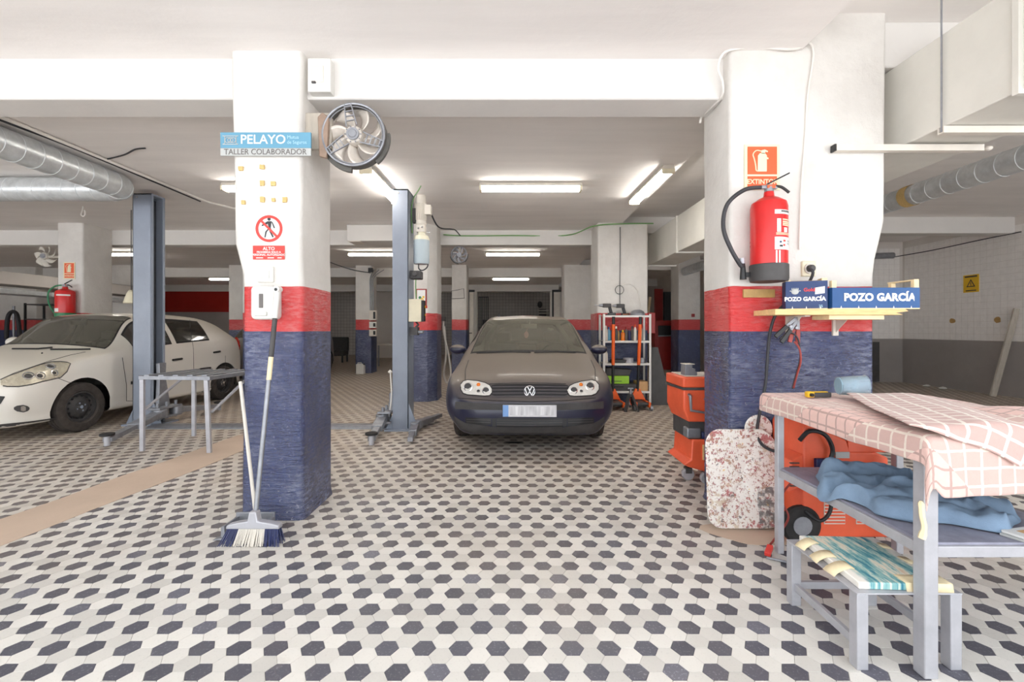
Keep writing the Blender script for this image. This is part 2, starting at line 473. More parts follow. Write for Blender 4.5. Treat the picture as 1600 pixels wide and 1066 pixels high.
for q in range(int(-15 / (1.5 * HS)) - 2, int(10 / (1.5 * HS)) + 10):
    x = OX + 1.5 * HS * q
    if x < -14.9 or x > 9.15: continue
    r0 = int((-0.3 - OY) / (S3 * HS) - q / 2) - 2; r1 = int((22.6 - OY) / (S3 * HS) - q / 2) + 2
    for r in range(r0, r1):
        y = OY + S3 * HS * (r + q / 2)
        if y < 0.5 or y > 22.4: continue
        black = (q - r) % 3 == 0
        sl, sr = strip_x(y)
        if y < 5.6 and sl + 0.06 < x < sr - 0.06: continue
        if y < 7.2:
            if abs(x) < 1.15 * y + 0.8: near.append((y, x, black))
        elif black: far.append((x, y))
near.sort()
seen = [t for t in near if t[0] > 1.66 and abs(t[1]) < 1.09 * t[0] and not (1.40 < t[1] and t[0] < 1.75)][:300]
seen_set = set(seen)
tm = {True: tile_mesh('charcoal_tile', 'tile_black'), False: tile_mesh('white_tile', 'tile_white')}
for y, x, blk in seen:
    o = bpy.data.objects.new('tile', tm[blk]); C.objects.link(o); o.parent = floor
    o.matrix_local = WORLD[floor].inverted() @ Matrix.Translation((x, y, rng.uniform(-0.0004, 0.0003)))
b = MB('tile_white', 'tile_black')
for t in near:
    if t in seen_set: continue
    y, x, blk = t; b.slot(1 if blk else 0); dz = rng.uniform(-0.0004, 0.0003)
    b.add([(x + HS * 0.99 * a, y + HS * 0.99 * c, -0.004) for a, c in HEX] + [(x + HS * 0.968 * a, y + HS * 0.968 * c, dz) for a, c in HEX],
          [tuple(range(6, 12))] + [(i, (i + 1) % 6, 6 + (i + 1) % 6, 6 + i) for i in range(6)])
tag(b.build('tile_field', floor, smooth=0), kind='stuff')
b = MB('tile_white', 'tile_black')
b.box(-15.2, 9.2, 7.2, 22.6, -0.003, -0.0012)
b.slot(1)
for x, y in far: b.add([(x + HS * 0.97 * a, y + HS * 0.97 * c, 0) for a, c in HEX], [tuple(range(6))])
tag(b.build('far_tile_field', floor, smooth=0), kind='stuff')
# concrete strip over the filled trench
ys = [0.4 + 0.25 * i for i in range(21)]
b = MB('concrete')
L_ = [(strip_x(y)[0] + rng.uniform(-.015, .015), y) for y in ys]; R_ = [(strip_x(y)[1] + rng.uniform(-.015, .015), y) for y in ys]
b.prism(L_ + R_[::-1], (0, 0, -0.004), X_, Y_, (0, 0, 0.0065))
b.build('concrete_strip', floor)
# worn patch of screed beside the right-hand pillar
pts = [(1.62 + 0.42 * math.cos(a) * (1 + .18 * math.sin(3 * a)), 2.80 + 0.20 * math.sin(a) * (1 + .25 * math.cos(2 * a))) for a in arc(24)[:-1]]
b = MB('concrete'); b.prism(pts, (0, 0, -0.004), X_, Y_, (0, 0, 0.0062)); b.build('screed_patch', floor)

# ------------------------------------------------------------------ ceiling, beams
CL, CR, BL, BR = 3.056, 3.30, 2.785, 3.0
b = MB('ceiling_paint'); b.box(-15.4, 1.88, -0.3, 23, CL, 3.6)
tag(struct(b.build('ceiling')), 'grey-white plastered ceiling over the lift and parking bays', 'ceiling')
b = MB('ceiling_paint'); b.box(1.88, 9.4, -0.3, 23, CR, 3.6)
tag(struct(b.build('ceiling_right')), 'higher plastered ceiling over the aisle beside the tiled wall', 'ceiling')
ROWS = [3.09, 8.43, 13.6, 18.7]
NM = ['first', 'second', 'third', 'fourth']
for i, y in enumerate(ROWS):
    b = MB('beam_paint'); b.box(-15.3, 1.9, y, y + 0.27, BL, CL + 0.01)
    tag(struct(b.build('beam', bevel=0.012)), f'long white ceiling beam of the {NM[i]} pillar row, above the parking bays', 'beam')
    b = MB('beam_paint'); b.box(1.9, 9.3, y, y + 0.27, BR, CR + 0.01)
    tag(struct(b.build('beam', bevel=0.012)), f'higher white ceiling beam of the {NM[i]} pillar row, in the right-hand aisle', 'beam')

# ------------------------------------------------------------------ pillars
def pillar(label, x0, x1, y0, y1, ztop, m='pillar_paint', prof=None, chamfer=0.0, r=0.035):
    """a plastered pillar: rounded corners, faces that wander a little, prof = [(z, dx_left, dx_right)]"""
    prof = prof or [(0, 0, 0), (ztop, 0, 0)]
    zs = sorted(set([0.0, 0.06, 0.3, 0.6, 0.9, 1.2, 1.45, 1.52, 1.6, 1.7, 1.8, 1.95, 2.2, 2.5, 2.8, ztop]))
    zs = [z for z in zs if z <= ztop]
    def at(z, k):
        for a, c in zip(prof, prof[1:]):
            if a[0] <= z <= c[0]:
                t = (z - a[0]) / (c[0] - a[0]); t = t * t * (3 - 2 * t); return a[k] + (c[k] - a[k]) * t
        return prof[-1][k]
    rs = []
    for z in zs:
        j = lambda s_: 0.006 * noise.noise(Vector((x0 * 3 + s_, y0 * 2, z * 1.7)))
        a, c = x0 + at(z, 1) + j(1), x1 + at(z, 2) + j(5)
        base = 0.012 if z < 0.05 else 0
        a -= base; c += base; f, g = y0 + j(9) - base, y1
        ring = []
        for cx, cy, an in ((a + r, f + r, PI), (c - r - chamfer, f + r, 1.5 * PI), (c - r, g - r, 0), (a + r, g - r, PI / 2)):
            if chamfer and cx == c - r - chamfer:
                ring += [Vector((c - chamfer - r * .4, f, z)), Vector((c - chamfer, f + r * .2, z)), Vector((c - r * .2, f + chamfer, z)), Vector((c, f + chamfer + r * .5, z))]
                continue
            ring += [Vector((cx + r * math.cos(an + PI / 2 * k / 3), cy + r * math.sin(an + PI / 2 * k / 3), z)) for k in range(4)]
        rs.append(ring)
    b = MB(m); b.rings(rs)
    return tag(struct(b.build('pillar', smooth=40)), label, 'pillar')
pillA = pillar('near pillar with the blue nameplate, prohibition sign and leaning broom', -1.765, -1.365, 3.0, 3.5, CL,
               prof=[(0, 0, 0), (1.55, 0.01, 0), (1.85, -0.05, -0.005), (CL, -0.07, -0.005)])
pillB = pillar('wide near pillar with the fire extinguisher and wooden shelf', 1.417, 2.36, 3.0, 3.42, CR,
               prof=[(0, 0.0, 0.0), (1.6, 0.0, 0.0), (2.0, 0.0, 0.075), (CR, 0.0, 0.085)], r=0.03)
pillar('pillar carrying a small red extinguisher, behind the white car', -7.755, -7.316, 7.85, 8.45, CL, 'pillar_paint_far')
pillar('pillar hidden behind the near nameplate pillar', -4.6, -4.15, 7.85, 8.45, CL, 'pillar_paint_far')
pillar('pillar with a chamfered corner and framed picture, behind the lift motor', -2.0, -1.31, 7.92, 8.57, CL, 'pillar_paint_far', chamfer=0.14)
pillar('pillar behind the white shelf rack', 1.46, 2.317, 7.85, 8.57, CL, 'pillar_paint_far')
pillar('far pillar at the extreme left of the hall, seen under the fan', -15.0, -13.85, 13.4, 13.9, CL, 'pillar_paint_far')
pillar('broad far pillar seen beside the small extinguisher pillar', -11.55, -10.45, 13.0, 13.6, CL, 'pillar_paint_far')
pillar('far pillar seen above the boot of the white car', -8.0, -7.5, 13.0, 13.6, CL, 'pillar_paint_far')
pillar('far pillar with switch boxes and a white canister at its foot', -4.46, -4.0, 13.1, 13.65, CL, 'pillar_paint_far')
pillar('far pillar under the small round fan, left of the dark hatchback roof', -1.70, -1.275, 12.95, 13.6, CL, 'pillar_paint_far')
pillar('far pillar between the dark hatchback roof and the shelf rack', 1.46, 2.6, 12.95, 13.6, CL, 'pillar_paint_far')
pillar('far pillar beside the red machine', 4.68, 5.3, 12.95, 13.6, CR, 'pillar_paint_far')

# ------------------------------------------------------------------ walls
def tiled(o, origin, ua, ub, nrm, na, nb, w_, h_):
    """ceramic tiles 4 mm proud of a wall, joints open"""
    b = MB('wall_tile'); origin, ua, ub, nrm = map(Vector, (origin, ua, ub, nrm))
    for i in range(na):
        for j in range(nb):
            g = 0.003; p = origin + ua * (i * w_) + ub * (j * h_) + nrm * rng.uniform(-.0006, .0006)
            q = [p + ua * g + ub * g, p + ua * (w_ - g) + ub * g, p + ua * (w_ - g) + ub * (h_ - g), p + ua * g + ub * (h_ - g)]
            b.add(q + [x + nrm * 0.004 for x in q], [(4, 5, 6, 7), (0, 1, 5, 4), (1, 2, 6, 5), (2, 3, 7, 6), (3, 0, 4, 7)])
    tag(b.build('tile_facing', o, smooth=0, weld=False), kind='stuff')
t = NT('dim_tile_wall')
br = t.n('ShaderNodeTexBrick'); mp = t.n('ShaderNodeMapping'); t.l(t.co('World'), mp.inputs[0]); mp.inputs['Rotation'].default_value = (PI / 2, 0, 0); t.l(mp.outputs[0], br.inputs['Vector'])
br.offset = 0; br.inputs['Color1'].default_value = (*srgb(188, 182, 176), 1); br.inputs['Color2'].default_value = (*srgb(180, 174, 168), 1); br.inputs['Mortar'].default_value = (*srgb(120, 114, 108), 1)
br.inputs['Scale'].default_value = 1; br.inputs['Brick Width'].default_value = 0.15; br.inputs['Row Height'].default_value = 0.15; br.inputs['Mortar Size'].default_value = 0.006
t.col(br.outputs[0]); t.rough(0.4); MATS['dim_tile_wall'] = t.m

b = MB('wall_paint', 'grey_dado'); b.box(9.2, 9.4, -0.3, 10.9, 1.02, CR + .05); b.slot(1).box(9.19, 9.4, -0.3, 10.9, -0.1, 1.02)
wr = tag(struct(b.build('wall_right')), 'right-hand wall, white tiles above a grey painted dado', 'wall')
tiled(wr, (9.2, 10.8, 1.022), (0, -1, 0), Z_, (-1, 0, 0), 46, 17, 0.125, 0.125)
b = MB('wall_paint', 'grey_dado'); b.box(5.9, 9.3, 10.85, 11.05, 1.02, CR + .05); b.slot(1).box(5.9, 9.3, 10.84, 11.05, -0.1, 1.02)
wp = tag(struct(b.build('wall_partition')), 'tiled cross wall with grey dado closing the right-hand aisle', 'wall')
tiled(wp, (7.0, 10.85, 1.022), X_, Z_, (0, -1, 0), 17, 17, 0.125, 0.125)
b = MB('wall_paint'); b.box(5.9, 6.1, 11.05, 22.6, -0.1, CR + .05)
tag(struct(b.build('wall_right_rear')), 'dim side wall behind the red machine', 'wall')
b = MB('wall_paint'); b.box(-15.4, -15.2, -0.3, 22.8, -0.1, CL + .05)
tag(struct(b.build('wall_left')), 'left-hand side wall of the hall', 'wall')
b = MB('dim_tile_wall'); b.box(-15.4, 6.1, 22.6, 22.8, -0.1, CL + .3)
tag(struct(b.build('wall_back')), 'dim white tiled wall at the very back of the hall', 'wall')
b = MB('grey_dado', 'red_wall_paint'); b.box(-15.2, -9.6, 18.72, 18.95, -0.1, 1.95); b.slot(1).box(-15.2, -9.6, 18.72, 18.95, 1.95, BL + .02)
tag(struct(b.build('wall_red')), 'rear wall painted dark red above a grey base, behind the white car', 'wall')
# white jambs and door leaf of the rear room
b = MB('beam_paint'); b.box(-1.95, -1.42, 18.72, 19.0, 0, BL); b.box(1.55, 2.4, 18.72, 19.0, 0, BL)
tag(struct(b.build('trim_1')), 'pale side piers of the rear room opening', 'trim')
b = MB('wall_paint'); b.box(-6.0, -5.0, 20.2, 20.4, 0, BL + .3)
tag(struct(b.build('wall_stub')), 'short dim wall in the rear bay behind the far pillars', 'wall')
def door_leaf(label, x0, x1, y, z1, name):
    b = MB('old_white'); b.box(x0, x1, y, y + 0.05, 0.02, z1)
    o = tag(struct(b.build(name, bevel=0.006)), label, 'door')
    b = MB('black_plastic'); b.box(x0 - .06, x0, y - .02, y + .06, 0, z1 + .1); b.box(x0 - .06, x1 + .05, y - .02, y + .06, z1 + .02, z1 + .1); b.build('door_frame', o)
    b = MB('black_plastic'); b.bar((x1 - .05, y - .03, 1.1), (x1 - .2, y - .03, 1.1), .02, .03); b.build('door_handle', o)
door_leaf('narrow white door with a dark frame, left of the rear opening', -1.66, -1.5, 17.9, 2.68, 'door_1')
door_leaf('narrow white door with a dark frame, right of the rear opening', 1.62, 1.86, 17.9, 2.68, 'door_2')
# ------------------------------------------------------------------ cars
mat_carpaint('paint_navy', srgb(18, 22, 52), srgb(118, 108, 98), 0.95)
mat_carpaint('paint_white', srgb(226, 222, 214), srgb(206, 200, 186), 0.8, 0.3)
mat_carpaint('paint_silver', srgb(92, 92, 96), srgb(120, 116, 110), 0.7)
mat_glass('windscreen_glass', (0.62, 0.66, 0.60), 0.2, 0.30)
mat_glass('side_glass', (0.30, 0.33, 0.32), 0.2, 0.05)
mat_glass('lens_glass', (0.93, 0.94, 0.92), 0.1, 0.02)
mat_glass('cup_glass', (0.93, 0.97, 0.99), -0.1, 0.30, srgb(200, 222, 234))
mat('bumper_plastic', srgb(62, 60, 60), 0.62, var=0.14, vs=7)
mat('seat_cloth', srgb(62, 62, 62), 0.9, var=0.2, vs=30)
mat('trim_grey', srgb(92, 90, 86), 0.8, var=0.15)
mat('steel_wheel', srgb(70, 68, 68), 0.5, 0.3, var=0.2, vs=12)
mat('plate_white', srgb(206, 206, 210), 0.4, var=0.1, vs=7, stretch=(3, 1, 1))
mat('plate_blue', srgb(120, 160, 214), 0.4, var=0.06)
mat('pink_card', srgb(226, 150, 150), 0.6, var=0.1)
mat('lamp_reflector', srgb(232, 230, 224), 0.22, 0.3, var=0.15, vs=22)

def pchip(xs, ys):
    """shape-preserving interpolation through xs, ys (ys: n x k)"""
    xs = np.array(xs, float); ys = np.array(ys, float); h = np.diff(xs)[:, None]; d = np.diff(ys, axis=0) / h
    m = np.zeros_like(ys); m[0], m[-1] = d[0], d[-1]
    for i in range(1, len(xs) - 1):
        ok = d[i - 1] * d[i] > 0
        w1, w2 = 2 * h[i] + h[i - 1], h[i] + 2 * h[i - 1]
        with np.errstate(divide='ignore', invalid='ignore'):
            hm = (w1 + w2) / (w1 / d[i - 1] + w2 / d[i])
        m[i] = np.where(ok, hm, 0)
    def f(x):
        i = int(min(max(np.searchsorted(xs, x) - 1, 0), len(xs) - 2)); t = (x - xs[i]) / (xs[i + 1] - xs[i]); H = xs[i + 1] - xs[i]
        return ((1 + 2 * t) * (1 - t) ** 2 * ys[i] + t * (1 - t) ** 2 * H * m[i] + t * t * (3 - 2 * t) * ys[i + 1] + t * t * (t - 1) * H * m[i + 1])
    return f

class Car:
    def __init__(s, name, label, loc, rz, stations, bow, paint, wheels, screen, sides, rear, group=None):
        """stations: (y, 8 points from underside to roof centre); screen/sides/rear: y ranges of the panes"""
        global FRAME
        s.root = thing(name, label, 'car', loc, rz, group)
        s.M = WORLD[s.root].copy(); s.inv = s.M.inverted()
        FRAME = s.M
        ys = [q[0] for q in stations]
        s.f = pchip(ys, [[c for p in q[1] for c in p] for q in stations])
        bw = pchip([q[0] for q in bow], [[q[1]] for q in bow])
        s.cache = {}
        def pt(y, v):
            a = s.cache.get(y)
            if a is None: a = s.cache[y] = (s.f(y).reshape(8, 2), float(bw(y)[0]))
            c, bo = a
            i = int(min(v, 6.999)); t = v - i
            p0 = c[i - 1] if i > 0 else c[0]; p1, p2 = c[i], c[i + 1]; p3 = c[i + 2] if i < 6 else np.array((-c[6][0], c[6][1]))
            p = 0.5 * (2 * p1 + (p2 - p0) * t + (2 * p0 - 5 * p1 + 4 * p2 - p3) * t * t + (3 * p1 - p0 - 3 * p2 + p3) * t ** 3)
            x = max(p[0], 0.0)
            if v in (0, 7): x = 0.0
            return Vector((x, y + bo * (x / 0.8) ** 2, p[1]))
        s.pt = pt
        special = [q for rngs in (screen, *sides, rear) for q in rngs[:2]]
        yy = []
        for a, c in zip(ys, ys[1:]):
            n = max(2, int((c - a) / 0.05)); yy += [a + (c - a) * k / n for k in range(n)]
        yy.append(ys[-1])
        yy = sorted(set(round(y, 4) for y in yy + special))
        vv = [0, .5, 1, 1.25, 1.5, 1.75] + [2 + .125 * k for k in range(16)] + [4, 4.08, 4.14, 4.3, 4.5, 4.7, 4.86, 4.93, 5, 5.06, 5.12, 5.25, 5.5, 5.75, 6, 6.25, 6.5, 6.75, 7]
        def kind(y, v):
            if screen[0] < y < screen[1] and v > 5.06: return 'windscreen' if (v > 5.12 and screen[0] + .03 < y) else 'seal'
            for k, (a, c) in enumerate(sides):
                if a < y < c and 4.14 < v < 4.86: return f'side{k}'
                if a - .02 < y < c + .02 and 4.08 < v < 4.93: return 'seal'
            if rear[0] < y < rear[1] and v > 5.12: return 'rear'
            return 'body'
        parts = {}
        for sg in (1, -1):
            for a, c in zip(yy, yy[1:]):
                for p, q in zip(vv, vv[1:]):
                    k = kind((a + c) / 2, (p + q) / 2)
                    if k.startswith('side'): k += '+' if sg > 0 else '-'
                    quad = [pt(a, p), pt(c, p), pt(c, q), pt(a, q)]
                    quad = [Vector((sg * z.x, z.y, z.z)) for z in quad]
                    parts.setdefault(k, []).append(quad if sg > 0 else quad[::-1])
        for y0, flip in ((yy[0], False), (yy[-1], True)):                 # close the two ends
            ring = [pt(y0, v) for v in vv]; ring = ring + [Vector((-z.x, z.y, z.z)) for z in ring[-2:0:-1]]
            parts['body'].append(ring if not flip else ring[::-1])
        s.body_quads = parts['body']
        # wheel arches: faces inside the circle go, the rim of the hole is drawn onto the circle
        body = []
        for qd in parts['body']:
            keep = True; out = [z.copy() for z in qd]
            for wy, wz, wr in wheels:
                R0 = wr + 0.055
                cx_ = sum(abs(z.x) for z in qd) / len(qd)
                ins = [cx_ > 0.5 and (z.y - wy) ** 2 + (z.z - wz) ** 2 < R0 * R0 for z in qd]
                if all(ins): keep = False; break
                for z, n_ in zip(out, ins):
                    if n_:
                        d = math.hypot(z.y - wy, z.z - wz) or 1e-3
                        if z.z < wz: z.y = wy + math.copysign(math.sqrt(R0 * R0 - (z.z - wz) ** 2), z.y - wy)
                        else: z.y, z.z = wy + (z.y - wy) * R0 / d, wz + (z.z - wz) * R0 / d
            if keep: body.append(out)
        def emit(nm, quads, m, solid=0, smooth=50):
            b = MB(m)
            for qd in quads: b.add(qd, [tuple(range(len(qd)))])
            return b.build(nm, s.root, smooth=smooth, weld=True, solid=solid)
        s.body = emit('body', body, paint)
        emit('windscreen', parts['windscreen'], 'windscreen_glass')
        emit('window_seal', parts['seal'], 'black_rubber')
        if 'rear' in parts: emit('rear_window', parts['rear'], 'side_glass')
        for k in parts:
            if k.startswith('side'): emit('side_window', parts[k], 'side_glass')
        allq = [z for k in parts for z in parts[k]]
        vs, fs = [], []
        for qd in allq: fs.append(tuple(range(len(vs), len(vs) + len(qd)))); vs += [tuple(z) for z in qd]
        s.bvh = BVHTree.FromPolygons(vs, fs)
        # arch liners and wheels
        for wy, wz, wr in wheels:
            for sg in (1, -1):
                b = MB('black_plastic'); pr = [(wr + .06, -.3), (wr + .06, 0.0)]
                R0 = wr + .06; al = [PI * k / 16 for k in range(17)]
                b.rings([[(x_, wy + R0 * math.cos(a), wz - .08 + R0 * math.sin(a)) for a in al] for x_ in (sg * .80, sg * .50)], False)
                b.prism([(R0 * math.cos(a), R0 * math.sin(a) - .08) for a in al], (sg * .49, wy, wz), Y_, Z_, (sg * .01, 0, 0)); b.build('arch_liner', s.root)
        s.wheels = wheels
        FRAME = Matrix.Identity(4)
    def wheel(s, wy, wr, x, sg, holes=14, rim_r=0.19, toe=0.0, cap='steel_wheel'):
        global FRAME
        FRAME = s.M @ Matrix.Translation((sg * x, wy, wr)) @ Matrix.Rotation(toe, 4, 'Z')
        ax = (sg, 0, 0); hw = 0.095
        b = MB('tyre')
        b.lathe([(rim_r - .005, -hw + .012), (wr - .05, -hw), (wr - .014, -hw + .012), (wr, -hw + .04), (wr, -.052), (wr - .008, -.05), (wr - .008, -.042), (wr, -.04), (wr, -.018), (wr - .008, -.016), (wr - .008, -.006), (wr, -.004),
                 (wr, .022), (wr - .008, .024), (wr - .008, .032), (wr, .034), (wr, hw - .04), (wr - .014, hw - .012), (wr - .05, hw), (rim_r + .01, hw - .002), (rim_r - .005, hw - .018), (rim_r - .02, 0)], (0, 0, 0), ax, 40, False, True)
        t_ = b.build('tyre', s.root)
        b = MB(cap, 'black_plastic', 'chrome')
        b.lathe([(rim_r - .002, hw - .02), (rim_r - .018, hw - .016), (rim_r - .026, hw - .05), (rim_r - .05, hw - .06), (.11, hw - .035), (.075, hw - .022), (.05, hw - .03), (.0, hw - .03)], (0, 0, 0), ax, 36, False)
        b.slot(1)
        for k in range(holes):
            a = 2 * PI * k / holes; rr = 0.135
            c = Vector((sg * (hw - .042), rr * math.cos(a), rr * math.sin(a)))
            b.prism([(q[0] * .8, q[1] * 1.15) for q in disc(.012, 10)], c, (0, math.cos(a), math.sin(a)), (0, -math.sin(a), math.cos(a)), (sg * .006, 0, 0))
        b.slot(2)
        for k in range(4):
            a = 2 * PI * k / 4 + .4; c = Vector((sg * (hw - .034), .05 * math.cos(a), .05 * math.sin(a))); b.cyl(c, c + Vector((sg * .016, 0, 0)), .010, n=6)
        b.cyl((sg * (hw - .034), 0, 0), (sg * (hw - .012), 0, 0), .026, .02, 16)
        b.build('rim', s.root)
        FRAME = Matrix.Identity(4)
    def hit(s, px, py):
        """where the line of sight through a pixel meets the car's skin (car coordinates)"""
        o = s.inv @ Vector((0, 0, EYE)); d = (s.inv.to_3x3() @ (P(px, py, 1.0) - Vector((0, 0, EYE)))).normalized()
        h = s.bvh.ray_cast(o, d)
        return (h[0], h[1]) if h[0] is not None else (None, None)
    def panel(s, name, cols, m, off=0.004, thick=0.012, rows=6, parent=None, n=14, mirror=False):
        """a fitted piece on the skin, outline given as columns (px, top, bottom); mirror adds the twin on the other flank"""
        global FRAME
        pc = []
        for i in range(n + 1):
            x = cols[0][0] + (cols[-1][0] - cols[0][0]) * i / n
            for a, c in zip(cols, cols[1:]):
                if a[0] <= x <= c[0] + 1e-6:
                    t = (x - a[0]) / (c[0] - a[0]); pc.append((x, a[1] + (c[1] - a[1]) * t, a[2] + (c[2] - a[2]) * t)); break
        pts = []; last = None
        for x, a, c in pc:
            col = []
            for j in range(rows + 1):
                h, nn = s.hit(x, a + (c - a) * j / rows)
                if h is None:
                    h, nn = last if last else (None, None)
                    if h is None: return None
                last = (h, nn); col.append((h, nn))
            pts.append(col)
        dv = (s.inv.to_3x3() @ (P(*((cols[0][0] + cols[-1][0]) / 2, cols[0][1]), 1.0) - Vector((0, 0, EYE)))).normalized()
        FRAME = s.M
        out = None
        for flip in ((1, -1) if mirror else (1,)):
            b = MB(m); nr = rows + 1
            fm = lambda p: Vector((p.x * flip, p.y, p.z))
            top = [fm(h - dv * off) for col in pts for h, _ in col]; bot = [fm(h + dv * thick) for col in pts for h, _ in col]; k = len(top)
            fs = []
            for i in range(n):
                for j in range(rows):
                    q = (i * nr + j, i * nr + j + 1, (i + 1) * nr + j + 1, (i + 1) * nr + j); fs.append(q); fs.append(tuple(k + z for z in q[::-1]))
            for i in range(n):
                for j in (0, rows):
                    a, c = i * nr + j, (i + 1) * nr + j; fs.append((a, c, k + c, k + a))
            for j in range(rows):
                for i in (0, n):
                    a, c = i * nr + j, i * nr + j + 1; fs.append((a, c, k + c, k + a))
            b.add(top + bot, fs)
            o = b.build(name, parent or s.root, smooth=40, weld=True)
            out = out or o
        FRAME = Matrix.Identity(4)
        return out
    def line(s, name, pix, r, m, off=0.0, mirror=False, sub=6, closed=False):
        global FRAME
        pts = []
        for (a, c) in zip(pix, pix[1:]):
            for k in range(sub):
                h, nn = s.hit(a[0] + (c[0] - a[0]) * k / sub, a[1] + (c[1] - a[1]) * k / sub)
                if h is not None: pts.append(h + nn * off)
        if len(pts) < 2: return
        FRAME = s.M
        for flip in ((1, -1) if mirror else (1,)):
            b = MB(m); b.tube([Vector((p.x * flip, p.y, p.z)) for p in pts], r, 5, closed=closed); b.build(name, s.root)
        FRAME = Matrix.Identity(4)
    def interior(s, cowl, z0, lhd=1):
        global FRAME
        FRAME = s.M
        b = MB('trim_grey'); b.box(-.62, .62, cowl + .3, cowl + .62, .5, z0); b.build('dashboard', s.root, bevel=.05)
        b = MB('black_plastic'); b.box(-.66, .66, cowl, 3.5, .2, .32); b.build('cabin_floor', s.root)
        for sg in (1, -1):
            b = MB('seat_cloth'); b.box(sg * .36 - .24, sg * .36 + .24, cowl + .95, cowl + 1.45, .3, .55)
            b.box(sg * .36 - .23, sg * .36 + .23, cowl + 1.38, cowl + 1.52, .5, 1.05, Matrix.Rotation(0, 4, 'X')); b.box(sg * .36 - .12, sg * .36 + .12, cowl + 1.42, cowl + 1.5, 1.06, 1.22); b.build('seat', s.root, bevel=.04)
        b = MB('seat_cloth'); b.box(-.6, .6, cowl + 1.9, cowl + 2.3, .3, .52); b.box(-.6, .6, cowl + 2.2, cowl + 2.35, .5, 1.0); b.build('rear_seat', s.root, bevel=.04)
        b = MB('black_plastic'); b.torus((lhd * .36, cowl + .72, z0 - .02), (0, .9, .45), .17, .014, 24, 6); b.cyl((lhd * .36, cowl + .72, z0 - .02), (lhd * .36, cowl + .5, z0 - .12), .05, n=10); b.build('steering_wheel', s.root)
        FRAME = Matrix.Identity(4)

# ---- dark blue hatchback in the middle
G = [
 (0.00, [(0, .30), (.42, .30), (.50, .34), (.56, .42), (.54, .50), (.48, .52), (.25, .525), (0, .525)]),
 (0.04, [(0, .22), (.54, .22), (.66, .30), (.73, .42), (.71, .53), (.62, .565), (.3, .575), (0, .58)]),
 (0.09, [(0, .19), (.58, .19), (.735, .29), (.81, .43), (.79, .57), (.69, .65), (.35, .675), (0, .68)]),
 (0.16, [(0, .18), (.60, .18), (.77, .30), (.845, .45), (.825, .62), (.74, .72), (.4, .745), (0, .755)]),
 (0.30, [(0, .18), (.62, .18), (.79, .31), (.867, .50), (.85, .68), (.765, .775), (.4, .815), (0, .825)]),
 (0.60, [(0, .18), (.66, .18), (.82, .31), (.868, .55), (.85, .74), (.76, .84), (.4, .885), (0, .895)]),
 (1.00, [(0, .18), (.78, .18), (.86, .30), (.865, .56), (.845, .83), (.73, .93), (.4, .955), (0, .965)]),
 (1.12, [(0, .18), (.78, .18), (.86, .30), (.865, .56), (.84, .87), (.715, .985), (.4, 1.02), (0, 1.03)]),
 (1.75, [(0, .18), (.78, .18), (.86, .30), (.862, .56), (.825, .91), (.585, 1.33), (.35, 1.375), (0, 1.39)]),
 (2.20, [(0, .18), (.78, .18), (.86, .30), (.86, .56), (.82, .93), (.565, 1.375), (.35, 1.425), (0, 1.44)]),
 (3.00, [(0, .18), (.78, .18), (.86, .30), (.86, .56), (.81, .94), (.555, 1.36), (.35, 1.41), (0, 1.425)]),
 (3.70, [(0, .2), (.77, .2), (.85, .32), (.85, .58), (.79, .95), (.54, 1.29), (.35, 1.34), (0, 1.355)]),
 (4.02, [(0, .24), (.72, .24), (.80, .36), (.81, .6), (.76, .92), (.64, .99), (.35, 1.01), (0, 1.02)]),
 (4.15, [(0, .3), (.6, .3), (.7, .4), (.74, .6), (.72, .85), (.6, .93), (.3, .95), (0, .95)])]
golf = Car('hatchback_car', 'dusty dark blue hatchback car parked nose-on in the central bay', (0.172, 4.50, 0), R(-1.4), G,
           [(0, .02), (.3, .03), (1.0, .16), (1.75, .10), (2.2, .03), (4.15, 0)], 'paint_navy',
           [(0.90, .29, .29), (3.41, .29, .29)], (1.02, 1.74), [(1.36, 2.35), (2.45, 3.35)], (3.72, 4.0))
for wy in (0.90, 3.41):
    for sg in (1, -1): golf.wheel(wy, .30, .755, sg)
golf.interior(1.0, .93)
def g2(x, y): return (690 + x / 5.926, 560 + y / 5.926)         # close-up of the car's nose to photo pixels
def gcols(l): return [(690 + a / 5.926, 560 + c / 5.926, 560 + d / 5.926) for a, c, d in l]
